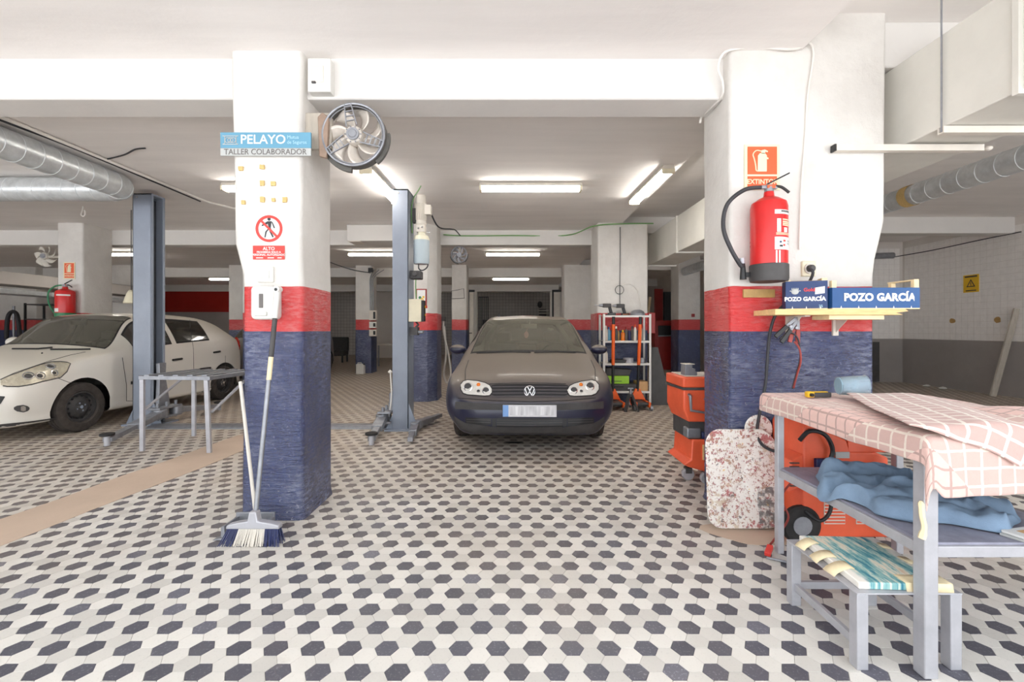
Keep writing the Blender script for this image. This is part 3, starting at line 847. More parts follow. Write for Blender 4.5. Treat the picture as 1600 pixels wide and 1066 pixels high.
for side, cols in (('l', [(178, 240, 290), (200, 212, 325), (240, 200, 338), (330, 208, 345), (400, 225, 350), (445, 248, 346), (468, 285, 318)]),
                   ('r', [(1165, 290, 315), (1185, 255, 346), (1230, 232, 352), (1300, 212, 350), (1390, 200, 345), (1430, 212, 328), (1458, 245, 290)])):
    golf.line('headlight_seal', [g2(a, c) for a, c, d in cols] + [g2(a, d) for a, c, d in cols[::-1]] + [g2(cols[0][0], cols[0][1])], .006, 'black_rubber', 0, sub=2)
    hl = golf.panel('headlight', gcols(cols), 'lamp_reflector', .003, .03, 8, n=22)
    cs = ((245, 268, 40), (412, 300, 34), (342, 305, 16)) if side == 'l' else ((1372, 262, 40), (1222, 298, 34), (1292, 306, 16))
    FRAME = golf.M
    for cx, cy, rr in cs:
        h, nn = golf.hit(*g2(cx, cy)); rad = rr / 5.926 * 4.65 / 720
        b = MB('chrome', 'lens_glass', 'dark_grey'); ax = (nn + Vector((0, -1.6, 0))).normalized()
        b.lathe([(rad, .0), (rad, .012), (rad * .86, .014), (rad * .8, .004)], h, ax, 20, False)
        b.slot(2).lathe([(rad * .8, .004), (rad * .5, .0045), (rad * .3, .009), (0, .010)], h, ax, 20, False)
        b.build('lamp_bowl', hl)
    cx = 342 if side == 'l' else 1290
    h, nn = golf.hit(*g2(cx, 245)); b = MB('amber'); b.lathe([(.019, .0), (.019, .008), (.012, .014), (0, .016)], h, (nn + Vector((0, -1.5, 0))).normalized(), 16); b.build('indicator_bulb', hl)
    FRAME = Matrix.Identity(4)
gr = golf.panel('grille', gcols([(462, 250, 338), (500, 242, 350), (800, 238, 356), (1130, 242, 350), (1170, 250, 338)]), 'black_plastic', .002, .02, 6, n=24)
for k in range(4):
    y = 258 + k * 30; golf.panel('grille_slat', gcols([(470, y, y + 11), (800, y - 3, y + 9), (1162, y, y + 11)]), 'paint_navy', .012, .004, 1, parent=gr, n=20)
golf.panel('bumper_strip', gcols([(128, 400, 470), (300, 412, 476), (560, 420, 480), (830, 422, 482), (1090, 420, 480), (1350, 410, 474), (1500, 398, 466)]), 'bumper_plastic', .012, .02, 4, n=28)
golf.panel('lower_bumper', gcols([(120, 540, 650), (220, 600, 690), (500, 640, 712), (830, 648, 722), (1130, 640, 712), (1420, 600, 690), (1508, 540, 650)]), 'bumper_plastic', .006, .02, 5, n=28)
lg = golf.panel('air_intake', gcols([(508, 552, 648), (830, 556, 656), (1122, 552, 648)]), 'black_plastic', .002, .02, 4, n=18)
for k in range(4):
    y = 570 + k * 22; golf.panel('intake_slat', gcols([(512, y, y + 7), (830, y + 3, y + 10), (1118, y, y + 7)]), 'bumper_plastic', .011, .004, 1, parent=lg, n=16)
for cols in ([(222, 548, 606), (460, 556, 634)], [(1165, 556, 634), (1412, 548, 606)]):
    v = golf.panel('side_vent', gcols(cols), 'black_plastic', .003, .02, 3, n=8)
    for k in range(2):
        golf.panel('vent_slat', gcols([(cols[0][0] + 8, cols[0][1] + 14 + k * 22, cols[0][1] + 22 + k * 22), (cols[1][0] - 8, cols[1][1] + 14 + k * 22, cols[1][1] + 22 + k * 22)]), 'bumper_plastic', .01, .004, 1, parent=v, n=6)
for cx in (486, 1142): golf.panel('tow_cover', gcols([(cx - 18, 556, 634), (cx + 18, 556, 634)]), 'black_plastic', .008, .01, 2, n=2)
# number plate, its characters unreadable
FRAME = golf.M
hz, _ = golf.hit(827.6, 640); py_ = hz.y - .022
b = MB('plate_white', 'plate_blue'); b.box(-.262, .262, py_, py_ + .012, .388, .504); b.slot(1).box(-.262, -.205, py_ - .001, py_ + .01, .389, .503); pl = b.build('number_plate', golf.root, bevel=.003)
t = NT('plate_blur'); f = t.noise(t.mapped('Object', (16, 1, 3)), 1.0, 2); t.col(t.ramp(f, [(0.35, srgb(176, 176, 180)), (0.65, srgb(228, 228, 230))])); MATS['plate_blur'] = t.m
b = MB('plate_blur'); b.box(-.19, .24, py_ - .0015, py_ + .005, .405, .49); b.build('plate_print', pl)
# round emblem: ring, V over W
hz, _ = golf.hit(827.6, 611); c = Vector((hz.x, hz.y - .03, hz.z)); er = .056
b = MB('black_plastic', 'chrome'); b.lathe([(er, 0), (er, -.012), (er * .9, -.016), (0, -.016)], (c.x, c.y + .02, c.z), (0, 1, 0), 32)
b.slot(1); b.torus((c.x, c.y + .002, c.z), (0, 1, 0), er * .93, .0055, 36, 8)
def estroke(*pp):
    for (a, d), (e, f) in zip(pp, pp[1:]): b.bar((c.x + a * er, c.y, c.z + d * er), (c.x + e * er, c.y, c.z + f * er), .0075, .006, up=(0, 1, 0))
estroke((-.36, .80), (0, .10), (.36, .80)); estroke((-.80, .42), (-.38, -.72), (0, .02), (.38, -.72), (.80, .42))
b.build('emblem', golf.root)
# mirrors, wipers, aerial, rear-view mirror with hanging card
for sg in (1, -1):
    b = MB('paint_navy', 'black_plastic'); b.ball((sg * .905, 1.40, .985), .105, .07, .062, 18, 12); b.slot(1).bar((sg * .8, 1.42, .95), (sg * .87, 1.40, .965), .05, .05); b.build('door_mirror', golf.root)
b = MB('old_white'); b.obox((.02, 1.80, 1.285), (.21, .03, .065)); b.bar((.02, 1.80, 1.30), (.02, 1.86, 1.36), .02, .02); b.build('rear_view_mirror', golf.root, bevel=.015)
b = MB('pink_card'); b.prism([(p * .7, q) for p, q in disc(.045, 20)], (-.02, 1.76, 1.17), X_, Z_, (0, .004, 0)); b.bar((-.02, 1.762, 1.21), (-.0, 1.78, 1.27), .003, .003); b.build('hanging_card', golf.root)
FRAME = Matrix.Identity(4)
golf.line('wiper', [(745, 553), (800, 551), (835, 552)], .008, 'black_rubber', .01)
golf.line('wiper', [(835, 552), (870, 551), (905, 552)], .008, 'black_rubber', .01)
golf.line('bonnet_gap', [(727, 594), (727, 578), (733, 560)], .004, 'black_plastic', 0)
golf.line('bonnet_gap', [(930, 594), (930, 578), (922, 560)], .004, 'black_plastic', 0)
golf.line('bonnet_gap', [(765, 600), (800, 599), (828, 598.5), (856, 599), (890, 600)], .004, 'black_plastic', 0)
golf.line('bumper_gap', [(715, 622), (770, 626), (828, 628), (885, 626), (940, 621)], .004, 'black_plastic', 0)

# ---- white five-door hatchback at the left
W = [
 (0.00, [(0, .25), (.40, .25), (.48, .30), (.52, .42), (.50, .52), (.42, .56), (.2, .57), (0, .57)]),
 (0.05, [(0, .20), (.55, .20), (.63, .30), (.68, .45), (.66, .58), (.56, .64), (.3, .66), (0, .665)]),
 (0.15, [(0, .18), (.66, .18), (.75, .30), (.79, .48), (.77, .64), (.67, .73), (.35, .76), (0, .77)]),
 (0.35, [(0, .18), (.72, .18), (.81, .30), (.85, .52), (.835, .72), (.74, .82), (.4, .865), (0, .88)]),
 (0.75, [(0, .18), (.76, .18), (.845, .32), (.862, .58), (.845, .83), (.765, .925), (.42, .975), (0, .99)]),
 (0.98, [(0, .18), (.77, .18), (.85, .32), (.862, .60), (.845, .89), (.755, .975), (.42, 1.035), (0, 1.05)]),
 (1.75, [(0, .18), (.77, .18), (.85, .32), (.862, .60), (.835, .95), (.605, 1.385), (.36, 1.43), (0, 1.445)]),
 (2.30, [(0, .18), (.77, .18), (.85, .32), (.86, .60), (.83, .985), (.585, 1.425), (.36, 1.475), (0, 1.49)]),
 (3.05, [(0, .18), (.77, .18), (.85, .32), (.86, .60), (.82, 1.02), (.57, 1.40), (.35, 1.45), (0, 1.465)]),
 (3.62, [(0, .2), (.77, .2), (.845, .34), (.85, .62), (.80, 1.05), (.56, 1.30), (.34, 1.36), (0, 1.375)]),
 (3.92, [(0, .24), (.72, .24), (.80, .38), (.81, .64), (.77, 1.0), (.64, 1.07), (.35, 1.10), (0, 1.11)]),
 (4.03, [(0, .3), (.6, .3), (.7, .4), (.74, .62), (.72, .86), (.6, .98), (.3, 1.0), (0, 1.0)])]
WB = [(0, .06), (.35, .12), (.98, .30), (1.75, .14), (2.3, .03), (4.03, 0)]
clio = Car('hatchback_car', 'white five-door hatchback car beside the left lift post', (-6.10, 4.78, 0), R(-2.6), W, WB, 'paint_white',
           [(0.86, .30, .30), (3.43, .30, .30)], (1.0, 1.74), [(1.36, 2.22), (2.34, 3.10)], (3.63, 3.9))
for wy in (0.86, 3.43):
    for sg in (1, -1): clio.wheel(wy, .30, .755, sg, toe=R(-3) if wy < 1 else 0)
clio.interior(1.0, .98)
def c2(l): return [tuple(v / 5.075 + (480 if k else 0) for k, v in enumerate(q)) for q in l]
mat('aged_reflector', srgb(204, 196, 176), 0.25, 0.3, var=0.22, vs=16)
clio.line('headlight_seal', c2([(3, 578), (60, 551), (150, 518), (250, 481), (330, 453), (410, 434), (480, 432), (530, 438), (558, 448), (530, 512), (480, 558), (410, 574), (330, 592), (250, 614), (150, 630), (60, 630), (6, 620)]), .007, 'dark_grey', 0, mirror=True, sub=3)
hl = clio.panel('headlight', c2([(5, 575, 618), (60, 552, 628), (150, 520, 628), (250, 483, 612), (330, 455, 590), (410, 436, 572), (480, 434, 556), (530, 440, 510), (557, 446, 462)]), 'aged_reflector', .004, .02, 8, n=24, mirror=True)
FRAME = clio.M
for cx, cy, rr in ((225, 545, 36), (320, 545, 32), (400, 470, 34), (430, 522, 26)):
    h, nn = clio.hit(cx / 5.075, 480 + cy / 5.075)
    if h is not None:
        rad = rr / 5.075 * 5 / 720; b = MB('chrome', 'dark_grey'); b.lathe([(rad, -.004), (rad, .008), (rad * .8, .010), (rad * .72, .0)], h, nn, 18, False); b.slot(1).lathe([(rad * .7, .0), (rad * .4, .006), (0, .008)], h, nn, 18, False); b.build('lamp_bowl', hl)
FRAME = Matrix.Identity(4)
fg = clio.panel('fog_lamp_bezel', c2([(110, 795, 812), (135, 782, 828), (185, 776, 836), (220, 786, 826), (234, 797, 812)]), 'dark_grey', .004, .01, 4, n=10, mirror=True)
clio.panel('fog_lamp', c2([(165, 790, 822), (185, 784, 828), (205, 790, 822)]), 'chrome', .008, .004, 3, parent=fg, n=4)
clio.panel('bumper_opening', c2([(-60, 690, 800), (0, 706, 775), (38, 708, 716)]), 'black_plastic', .003, .01, 3, n=6)
clio.panel('lower_lip', c2([(-150, 930, 985), (0, 930, 968), (250, 905, 940), (455, 876, 900)]), 'bumper_plastic', .006, .02, 3, n=16)
clio.line('bonnet_gap', c2([(0, 575), (120, 520), (400, 425), (560, 380), (700, 352)]), .004, 'dark_grey', 0, mirror=True)
clio.line('bumper_gap', c2([(455, 562), (540, 595), (625, 612)]), .0035, 'dark_grey', 0, mirror=True)
clio.line('door_gap', c2([(970, 400), (985, 500), (1003, 620), (1003, 745), (1080, 745)]), .004, 'dark_grey', 0, mirror=True)
clio.line('washer_jet', c2([(328, 368), (342, 368)]), .010, 'black_plastic', .003)
clio.line('wiper', c2([(100, 338), (300, 338), (440, 325)]), .010, 'black_rubber', .012)
clio.line('wiper', c2([(400, 342), (600, 342), (740, 340)]), .010, 'black_rubber', .012)
def c3(l): return [tuple(v / 6.661 + (560 if k else 200) for k, v in enumerate(q)) for q in l]
clio.line('door_handle', c3([(458, 18), (575, 2)]), .016, 'black_plastic', .012, mirror=True)
clio.line('door_handle', [(333, 551), (345, 549)], .016, 'black_plastic', .012, mirror=True)
clio.line('side_strip', c3([(30, 258), (88, 250)]), .022, 'black_plastic', .0, mirror=True)
clio.line('side_strip', c3([(640, 150), (760, 112), (878, 98)]), .018, 'black_plastic', .0, mirror=True)
clio.line('door_gap', [(296, 500), (302, 545), (303, 590), (300, 618)], .004, 'dark_grey', 0, mirror=True)
clio.line('door_gap', [(300, 620), (330, 605), (352, 575), (352, 552)], .004, 'dark_grey', 0, mirror=True)
FRAME = clio.M
for sg in (1, -1):
    b = MB('paint_white', 'black_plastic'); b.ball((sg * .93, 1.62, 1.06), .11, .07, .075, 18, 12); b.slot(1).bar((sg * .80, 1.66, 1.0), (sg * .88, 1.64, 1.03), .05, .05); b.build('door_mirror', clio.root)
    b = MB('tail_red'); b.ball((sg * .735, 3.93, .93), .06, .06, .17, 12, 8); b.build('tail_light', clio.root)
b = MB('old_white'); b.obox((.02, 1.62, 1.33), (.2, .03, .06)); b.bar((.02, 1.62, 1.34), (.02, 1.72, 1.40), .02, .02); b.build('rear_view_mirror', clio.root, bevel=.015)
FRAME = Matrix.Identity(4)

# ---- grey car glimpsed between the white car and the near pillar
grey = Car('hatchback_car', 'grey car with amber lamp glimpsed behind the boot of the white car', (-5.85, 9.75, 0), R(4), W, WB, 'paint_silver',
           [(0.86, .30, .30), (3.43, .30, .30)], (1.0, 1.74), [(1.36, 2.22), (2.34, 3.10)], (3.63, 3.9))
for wy in (0.86, 3.43):
    for sg in (1, -1): grey.wheel(wy, .30, .755, sg)
FRAME = grey.M
for sg in (1, -1):
    b = MB('amber', 'lens_glass'); b.ball((sg * .72, .3, .78), .11, .12, .07, 14, 10); b.build('headlight', grey.root)
FRAME = Matrix.Identity(4)
# ------------------------------------------------------------------ two-post car lift
FRAME = Matrix.Identity(4)
lift = thing('two_post_lift', 'slate grey two-post car lift with hydraulic motor, in front of the left bays', 'car lift', (-3.1, 5.8, 0))
def post(x0, x1, y0, y1, h, open_right):
    t_ = .012; xo = x1 if open_right else x0; xw = x0 if open_right else x1; sg = 1 if open_right else -1
    b = MB('post_grey')
    b.box(x0, x1, y0, y0 + t_, 0.02, h); b.box(x0, x1, y1 - t_, y1, 0.02, h)
    b.box(min(xw, xw + sg * t_), max(xw, xw + sg * t_), y0, y1, 0.02, h)
    b.box(xo - .012, xo + .004, y0, y0 + .035, 0.02, h); b.box(xo - .012, xo + .004, y1 - .035, y1, 0.02, h)
    b.box(x0, x1, y0, y1, h - .02, h)
    p = b.build('post', lift, bevel=.003)
    b = MB('post_dark'); c = (xo + xw) / 2; b.box(c - .02, c + .02, y0 + .02, y1 - .02, .1, h - .05); b.build('inner_channel', p)
    b = MB('steel'); b.cyl((c + sg * .03, y0 + .05, .1), (c + sg * .03, y0 + .05, h - .04), .008, n=6); b.cyl((c + sg * .04, (y0 + y1) / 2, .5), (c + sg * .04, (y0 + y1) / 2, h - .04), .014, n=8); b.build('lifting_cable', p)
    b = MB('chrome'); b.cyl((x0 + .06, y0 - .004, h - .05), (x0 + .06, y0 + .002, h - .05), .012, n=10); b.build('bolt', p)
    b = MB('post_grey')
    b.prism([(x0 - .09, 0), (x1 + .12, 0), (x1 + .12, .03), (x1, .34), (x1 - .005, .34), (x1 - .005, .03), (x0 + .005, .03), (x0 + .005, .22), (x0, .22), (x0 - .09, .03)], (0, y0 + .01, 0), X_, Z_, (0, .012, 0))
    b.box(x0 - .1, x1 + .13, y0 - .06, y1 + .08, 0, .022); b.build('base_plate', lift, bevel=.003)
    return p
post(-4.90, -4.655, 5.95, 6.18, 3.0, True)
post(-1.455, -1.272, 5.65, 5.97, 2.965, False)
def carriage(x, y, sg, h):
    b = MB('steel')
    b.prism([(-.07, .24), (-.05, h - .18), (-.06, h), (.06, h), (.05, h - .18), (.13, .24), (.13, .22), (-.07, .22)], (x, y, 0), Y_, Z_, (sg * .05, 0, 0))
    b.box(min(x, x + sg * .16), max(x, x + sg * .16), y - .2, y + .2, .21, .235); b.box(min(x, x + sg * .16), max(x, x + sg * .16), y - .2, y + .2, .09, .115)
    for dy in (-.16, 0, .16): b.cyl((x + sg * .1, y + dy, .07), (x + sg * .1, y + dy, .29), .018, n=10)
    b.build('carriage', lift, bevel=.004)
def lift_arm(p0, p1, wdt, pad=True):
    p0, p1 = Vector(p0), Vector(p1); m_ = p0.lerp(p1, .55)
    b = MB('steel'); b.bar(p0, m_, wdt, .07); b.bar(p0.lerp(p1, .4), p1, wdt * .66, .05)
    b.lathe([(wdt * .62, -.05), (wdt * .62, .05)], p0, Z_, 16); a = b.build('arm', lift, bevel=.005)
    if pad:
        b = MB('steel_light', 'black_rubber'); b.cyl(p1 + Vector((0, 0, -.06)), p1 + Vector((0, 0, .045)), .028, n=14); b.slot(1).lathe([(.062, .045), (.066, .05), (.066, .068), (.055, .072), (0, .068)], p1, Z_, 20); b.build('pad', a)
carriage(-4.64, 6.06, 1, .80)
lift_arm((-4.53, 5.92, .16), (-4.27, 4.86, .075), .13)
lift_arm((-4.53, 6.22, .16), (-4.42, 6.95, .085), .13)
carriage(-1.48, 5.80, -1, .45)
lift_arm((-1.60, 5.68, .15), (-1.50, 4.92, .07), .12)
lift_arm((-1.18, 5.62, .06), (-1.10, 4.98, .05), .09, False)
lift_arm((-1.16, 5.72, .07), (-0.98, 6.3, .07), .09, False)
b = MB('steel'); b.prism([(5.72, 0), (5.72, .012), (5.76, .035), (5.92, .035), (5.96, .012), (5.96, 0)], (-4.55, 0, 0), Y_, Z_, (3.0, 0, 0)); b.build('floor_cover', lift, bevel=.004)
# power unit on the right post
mx, my = -1.145, 5.80
b = MB('old_white', 'dark_grey')
b.lathe([(.03, 2.93), (.062, 2.925), (.066, 2.84), (.06, 2.83), (.06, 2.60), (.066, 2.595), (.066, 2.56), (.055, 2.55)][::-1], (mx, my, 0), Z_, 24)
for k in range(22):
    a = 2 * PI * k / 22; b.box(.058, .070, -.002, .002, 2.61, 2.82, Matrix.Translation((mx, my, 0)) @ Matrix.Rotation(a, 4, 'Z'))
b.box(mx + .05, mx + .13, my - .05, my + .04, 2.68, 2.80); b.slot(1).box(mx - .10, mx - .06, my - .04, my + .04, 2.58, 2.76)
mo = b.build('motor', lift, bevel=.002)
b = MB('old_white', 'chrome'); b.box(mx - .05, mx + .055, my - .055, my + .05, 2.46, 2.55); b.slot(1)
for dx, dz in ((-.02, 2.5), (.025, 2.515)): b.cyl((mx + dx, my - .055, dz), (mx + dx, my - .075, dz), .012, n=10)
b.cyl((mx + .05, my, 2.47), (mx + .11, my, 2.46), .008, n=8); b.build('valve_block', lift, bevel=.004)
t = NT('tank_plastic'); z = t.sep(t.co('Object'))[2]; t.col(t.ramp(z, [(0.47, srgb(206, 212, 214)), (0.53, srgb(206, 212, 214))]))
t.col(t.mix(t.math('GREATER_THAN', z, 0.10), srgb(176, 190, 198), srgb(226, 222, 200))); t.rough(0.4); MATS['tank_plastic'] = t.m
b = MB('tank_plastic'); b.lathe([(.045, 2.46), (.05, 2.435), (.085, 2.415), (.098, 2.38), (.098, 2.09), (.09, 2.062), (.0, 2.06)][::-1], (mx + .005, my, 0), Z_, 28); b.build('oil_tank', lift)
b = MB('cable_black'); b.tube(spline([(mx - .03, my, 2.07), (mx - .02, my - .03, 2.0), (mx + .03, my - .04, 1.98), (mx + .08, my, 2.03), (mx + .09, my + .02, 2.12)]), .008, 6); b.build('oil_hose', lift)
b = MB('cable_green'); b.tube(spline([(mx - .11, my, 2.45), (mx - .12, my, 2.75), (mx - .09, my, 2.9), (mx - .04, my, 2.98), (mx, my, 3.05)]), .007, 6); b.tube(spline([(mx - .06, my, 1.95), (mx - .065, my - .01, 1.8), (mx - .06, my, 1.62)]), .007, 6); b.build('earth_cable', lift)
b = MB('cable_black'); b.tube(spline([(mx + .11, my, 2.74), (mx + .17, my + .3, 2.6), (mx + .25, my + 1.0, 2.72), (mx + .2, my + 1.9, 2.9), (mx + .2, 8.38, 2.95)]), .010, 6); b.build('supply_cable', lift)
b = MB('dark_grey'); b.box(-1.27, -1.13, 5.70, 5.86, 1.87, 1.97); b.cyl((-1.2, 5.69, 1.92), (-1.2, 5.66, 1.92), .03, n=12); b.build('safety_latch', lift, bevel=.01)
b = MB('cream_plastic', 'black_plastic', 'sign_yellow', 'sign_red')
b.box(-1.272, -1.118, 5.66, 5.80, 1.335, 1.615); b.slot(1).box(-1.118, -1.085, 5.68, 5.79, 1.34, 1.60)
b.slot(2).lathe([(.02, 0), (.02, .012)], (-1.085, 5.735, 1.52), X_, 14); b.slot(3).lathe([(.014, .012), (.02, .03)], (-1.085, 5.735, 1.52), X_, 14); b.slot(2).lathe([(.014, 0), (.014, .012)], (-1.085, 5.735, 1.42), X_, 14)
b.build('control_box', lift, bevel=.006)
b = MB('dark_grey', 'steel'); b.box(-1.27, -1.17, 5.70, 5.82, 1.17, 1.27); b.slot(1).cyl((-1.17, 5.74, 1.21), (-1.10, 5.72, 1.21), .022, n=10); b.slot(0).tube(spline([(-1.2, 5.76, 1.335), (-1.17, 5.74, 1.30), (-1.2, 5.74, 1.27)]), .012, 6); b.build('limit_switch', lift, bevel=.008)
b = MB('cable_white'); b.tube(spline([(-1.5, 5.66, .25), (-1.47, 5.62, .45), (-1.49, 5.63, .75)]), .008, 6); b.build('brake_line', lift)
b = MB('old_white'); b.ball((-1.495, 5.66, .72), .03, .03, .02, 10, 6); b.build('line_clip', lift)

# ------------------------------------------------------------------ welded steel stand in front of the lift
st = thing('steel_stand', 'grey welded steel work stand with an open slatted top, behind the near pillar', 'stand', (-3.38, 5.0, 0))
LG = [(-3.77, 4.70), (-3.04, 4.63), (-3.70, 5.36), (-2.98, 5.36)]
for i, (x, y) in enumerate(LG):
    b = MB('steel_light'); tx = .03 if i in (1,) else 0; b.bar((x, y, 0), (x - tx, y, .735), .042, .03); b.build('leg', st, bevel=.003)
b = MB('steel')
for i, j in ((0, 1), (2, 3), (0, 2), (1, 3)):
    b.bar((LG[i][0] - .02, LG[i][1], .75), (LG[j][0] + .02, LG[j][1], .75), .045, .04)
b.build('top_frame', st, bevel=.003)
for k in range(5):
    t_ = (k + .5) / 5; x = -3.77 + .73 * t_
    b = MB('steel'); b.bar((x, 4.66, .775), (x + .03, 5.38, .775), .055, .012); b.build('slat', st)
b = MB('steel_light'); b.bar((-3.76, 4.71, .42), (-3.71, 5.30, .74), .03, .012); b.build('brace', st)
b = MB('steel_light'); b.bar((-3.04, 4.66, .40), (-2.98, 5.30, .74), .03, .012); b.build('brace', st)

# ------------------------------------------------------------------ broom and dustpan
br_ = thing('broom', 'grey and white push broom leaning against the near blue pillar', 'broom', (-1.50, 2.66, 0))
hb = Vector((-1.500, 2.69, .13)); ht = Vector((0, 2.885, 1.487)); ht.x = (434 - 800) / FOC * 2.885
b = MB('steel'); b.cyl(hb, ht, .0135, n=12); hd = b.build('handle', br_)
d = (ht - hb).normalized()
b = MB('dark_grey'); b.cyl(ht - d * .42, ht - d * .18, .0145, n=12); b.build('grip', hd)
b = MB('white_plastic', 'black_plastic'); b.cyl(ht - d * .18, ht, .016, .019, 12); b.lathe([(.02, -.024), (.02, .024)], ht + d * .004, Y_, 12); b.slot(1).lathe([(.010, -.026), (.010, .026)], ht + d * .002, Y_, 10); b.build('hanging_cap', hd)
b = MB('masking_tape'); b.cyl(ht - d * .56, ht - d * .42, .0142, n=12); b.build('price_label', hd)
b = MB('steel_light'); b.prism([(-.155, 0), (.155, 0), (.15, .022), (.10, .034), (.03, .045), (.02, .10), (-.02, .10), (-.03, .045), (-.10, .034), (-.15, .022)], (-1.50, 2.66, .085), X_, Z_, (0, .05, 0)); b.build('head', br_, bevel=.006)
b = MB('old_white', 'blue_dark')
for i in range(46):
    u = (i + .5) / 46 * 2 - 1
    b.slot(1 if (u < -.55 or u > .48) else 0)
    for j in range(3):
        x = -1.50 + u * .145; y = 2.67 + j * .016
        b.cyl((x, y, .09), (x + u * .03 + rng.uniform(-.004, .004), y - .045 + j * .02 + rng.uniform(-.006, .006), .003), .0034, .0026, 5)
tag(b.build('bristles', br_), kind='stuff')
dp = thing('dustpan', 'grey long-handled dustpan standing behind the broom head', 'dustpan', (-1.6, 2.85, 0))
b = MB('steel'); b.prism([(-.12, 0), (.12, 0), (.12, .07), (.10, .075), (.095, .01), (-.095, .01), (-.10, .075), (-.12, .07)], (-1.60, 2.72, .003), X_, Z_, (0, .16, 0)); b.box(-1.72, -1.48, 2.87, 2.885, .003, .10); b.prism([(-.16, 0), (.16, 0), (.12, .012), (-.12, .012)], (-1.60, 2.70, .002), X_, Z_, (0, .05, 0)); b.build('tray', dp, bevel=.004)
b = MB('old_white'); b.cyl((-1.60, 2.875, .09), ((375.5 - 800) / FOC * 2.97, 2.97, .905), .011, n=10); b.build('handle', dp)

# ------------------------------------------------------------------ things fixed to the near left pillar
FY = 3.0                                               # its front face
def plate(px0, px1, py0, py1, m, name, y=2.994, t_=.004, parent=None, bevel=0.0008):
    a, c = P(px0, py0, y), P(px1, py1, y)
    b = MB(m); b.box(min(a.x, c.x), max(a.x, c.x), y, y + t_, min(a.z, c.z), max(a.z, c.z)); return b.build(name, parent, bevel=bevel)
ns = thing('nameplate', 'pale blue and grey nameplate reading PELAYO on the near pillar', 'sign', P(415, 243.6, 2.975))
b = MB('sign_blue'); a, c = P(344.5, 207, 2.975), P(486, 231.5, 2.975); b.box(a.x, c.x, 2.972, 2.985, c.z, a.z); b.build('upper_plate', ns, bevel=.002)
b = MB('sign_grey'); a, c = P(344.5, 231.5, 2.975), P(486, 243.6, 2.975); b.box(a.x, c.x, 2.973, 2.985, c.z, a.z); b.build('lower_plate', ns, bevel=.002)
b = MB('old_white'); b.box(-1.80, -1.40, 2.985, 3.01, 2.40, 2.49); b.build('mounting_batten', ns)
p = P(411, 218.5, 2.971); text('PELAYO', p, .082, 'sign_white', ns, bold=.0008, sx=1.0)
p = P(448.5, 214.5, 2.971); text('Mutua', p, .030, 'sign_blue_pale', ns, align='LEFT')
p = P(448.5, 222.5, 2.971); text('de Seguros', p, .030, 'sign_blue_pale', ns, align='LEFT', sx=.95)
p = P(414.5, 237.6, 2.972); text('TALLER COLABORADOR', p, .052, 'ink_grey', ns, sx=.92, bold=.0002)
b = MB('sign_grey'); c = P(360, 219, 2.970)
for k in range(3): b.torus(c + Vector((-.018 + .018 * k, 0, 0)), Y_, .017, .0022, 20, 5)
for sx_ in (-1, 1):
    b.tube([c + Vector((sx_ * .036, 0, .026)), c + Vector((sx_ * .036, 0, -.02)), c + Vector((sx_ * .046, 0, -.026))], .0025, 5); b.tube([c + Vector((sx_ * .036, 0, .026)), c + Vector((sx_ * .050, 0, .028))], .0025, 5)
b.bar(c + Vector((-.05, 0, .027)), c + Vector((.05, 0, .027)), .003, .004); b.bar(c + Vector((-.05, 0, -.027)), c + Vector((.05, 0, -.027)), .003, .004)
b.build('emblem', ns)

pro = thing('prohibition_sign', 'round red no-pedestrians sign with a struck-out walking figure on the near pillar', 'sign', P(420.4, 378, 2.996))
c = P(420.4, 357.4, 2.995)
b = MB('sign_white'); b.prism(rrect(.205, .205, .004), c + Vector((0, .002, 0)), X_, Z_, (0, .004, 0)); b.build('backing', pro)
b = MB('sign_red'); b.lathe([(.0875, 0), (.0875, .002), (.070, .002), (.070, 0)], c, (0, -1, 0), 48, False, True)
b.bar(c + Vector((-.056, -.0022, .056)), c + Vector((.056, -.0022, -.056)), .014, .0012, up=(0, 1, 0)); b.build('ring_and_bar', pro)
b = MB('sign_black'); q = lambda u, v: (u * .0875, v * .0875)
b.prism([(x + 0, y + .062) for x, y in disc(.0105, 16)], c, X_, Z_, (0, -.001, 0))
for pl_ in ([q(-.13, .55), q(.18, .55), q(.12, .10), q(-.02, .05)], [q(-.13, .54), q(-.10, .36), q(-.52, .18), q(-.56, .26)][::-1], [q(.16, .55), q(.26, .48), q(.44, .06), q(.36, .02)], [q(-.02, .06), q(.10, .08), q(-.18, -.25), q(-.26, -.66), q(-.35, -.66), q(-.28, -.22)], [q(.02, .06), q(.13, .08), q(.14, -.2), q(.34, -.6), q(.26, -.66), q(.04, -.24)]):
    b.prism(pl_, c, X_, Z_, (0, -.001, 0))
b.build('walking_figure', pro)
al = plate(395, 444.5, 384, 405.5, 'sign_red', 'notice_plate'); tag(al, 'small red rectangular notice headed ALTO, below the prohibition sign', 'sign')
cx = P(420, 388.8, 2.9932); text('ALTO', cx, .030, 'sign_white', al, bold=.0004)
cx = P(420, 394.2, 2.9932); text('PROHIBIDA SOLO A', cx, .0175, 'sign_white', al, bold=.0003, sx=1.0)
cx = P(420, 398.4, 2.9932); text('PERSONAL AUTORIZADO', cx, .0185, 'sign_white', al, bold=.0003, sx=1.0)
b = MB('sign_white')
for a, c in ((400, 411), (418, 428), (433.5, 440)): p0, p1 = P(a, 402.4, 2.9932), P(c, 403.6, 2.9932); b.box(p0.x, p1.x, 2.9935, 2.995, p1.z, p0.z)
b.build('small_print', al)
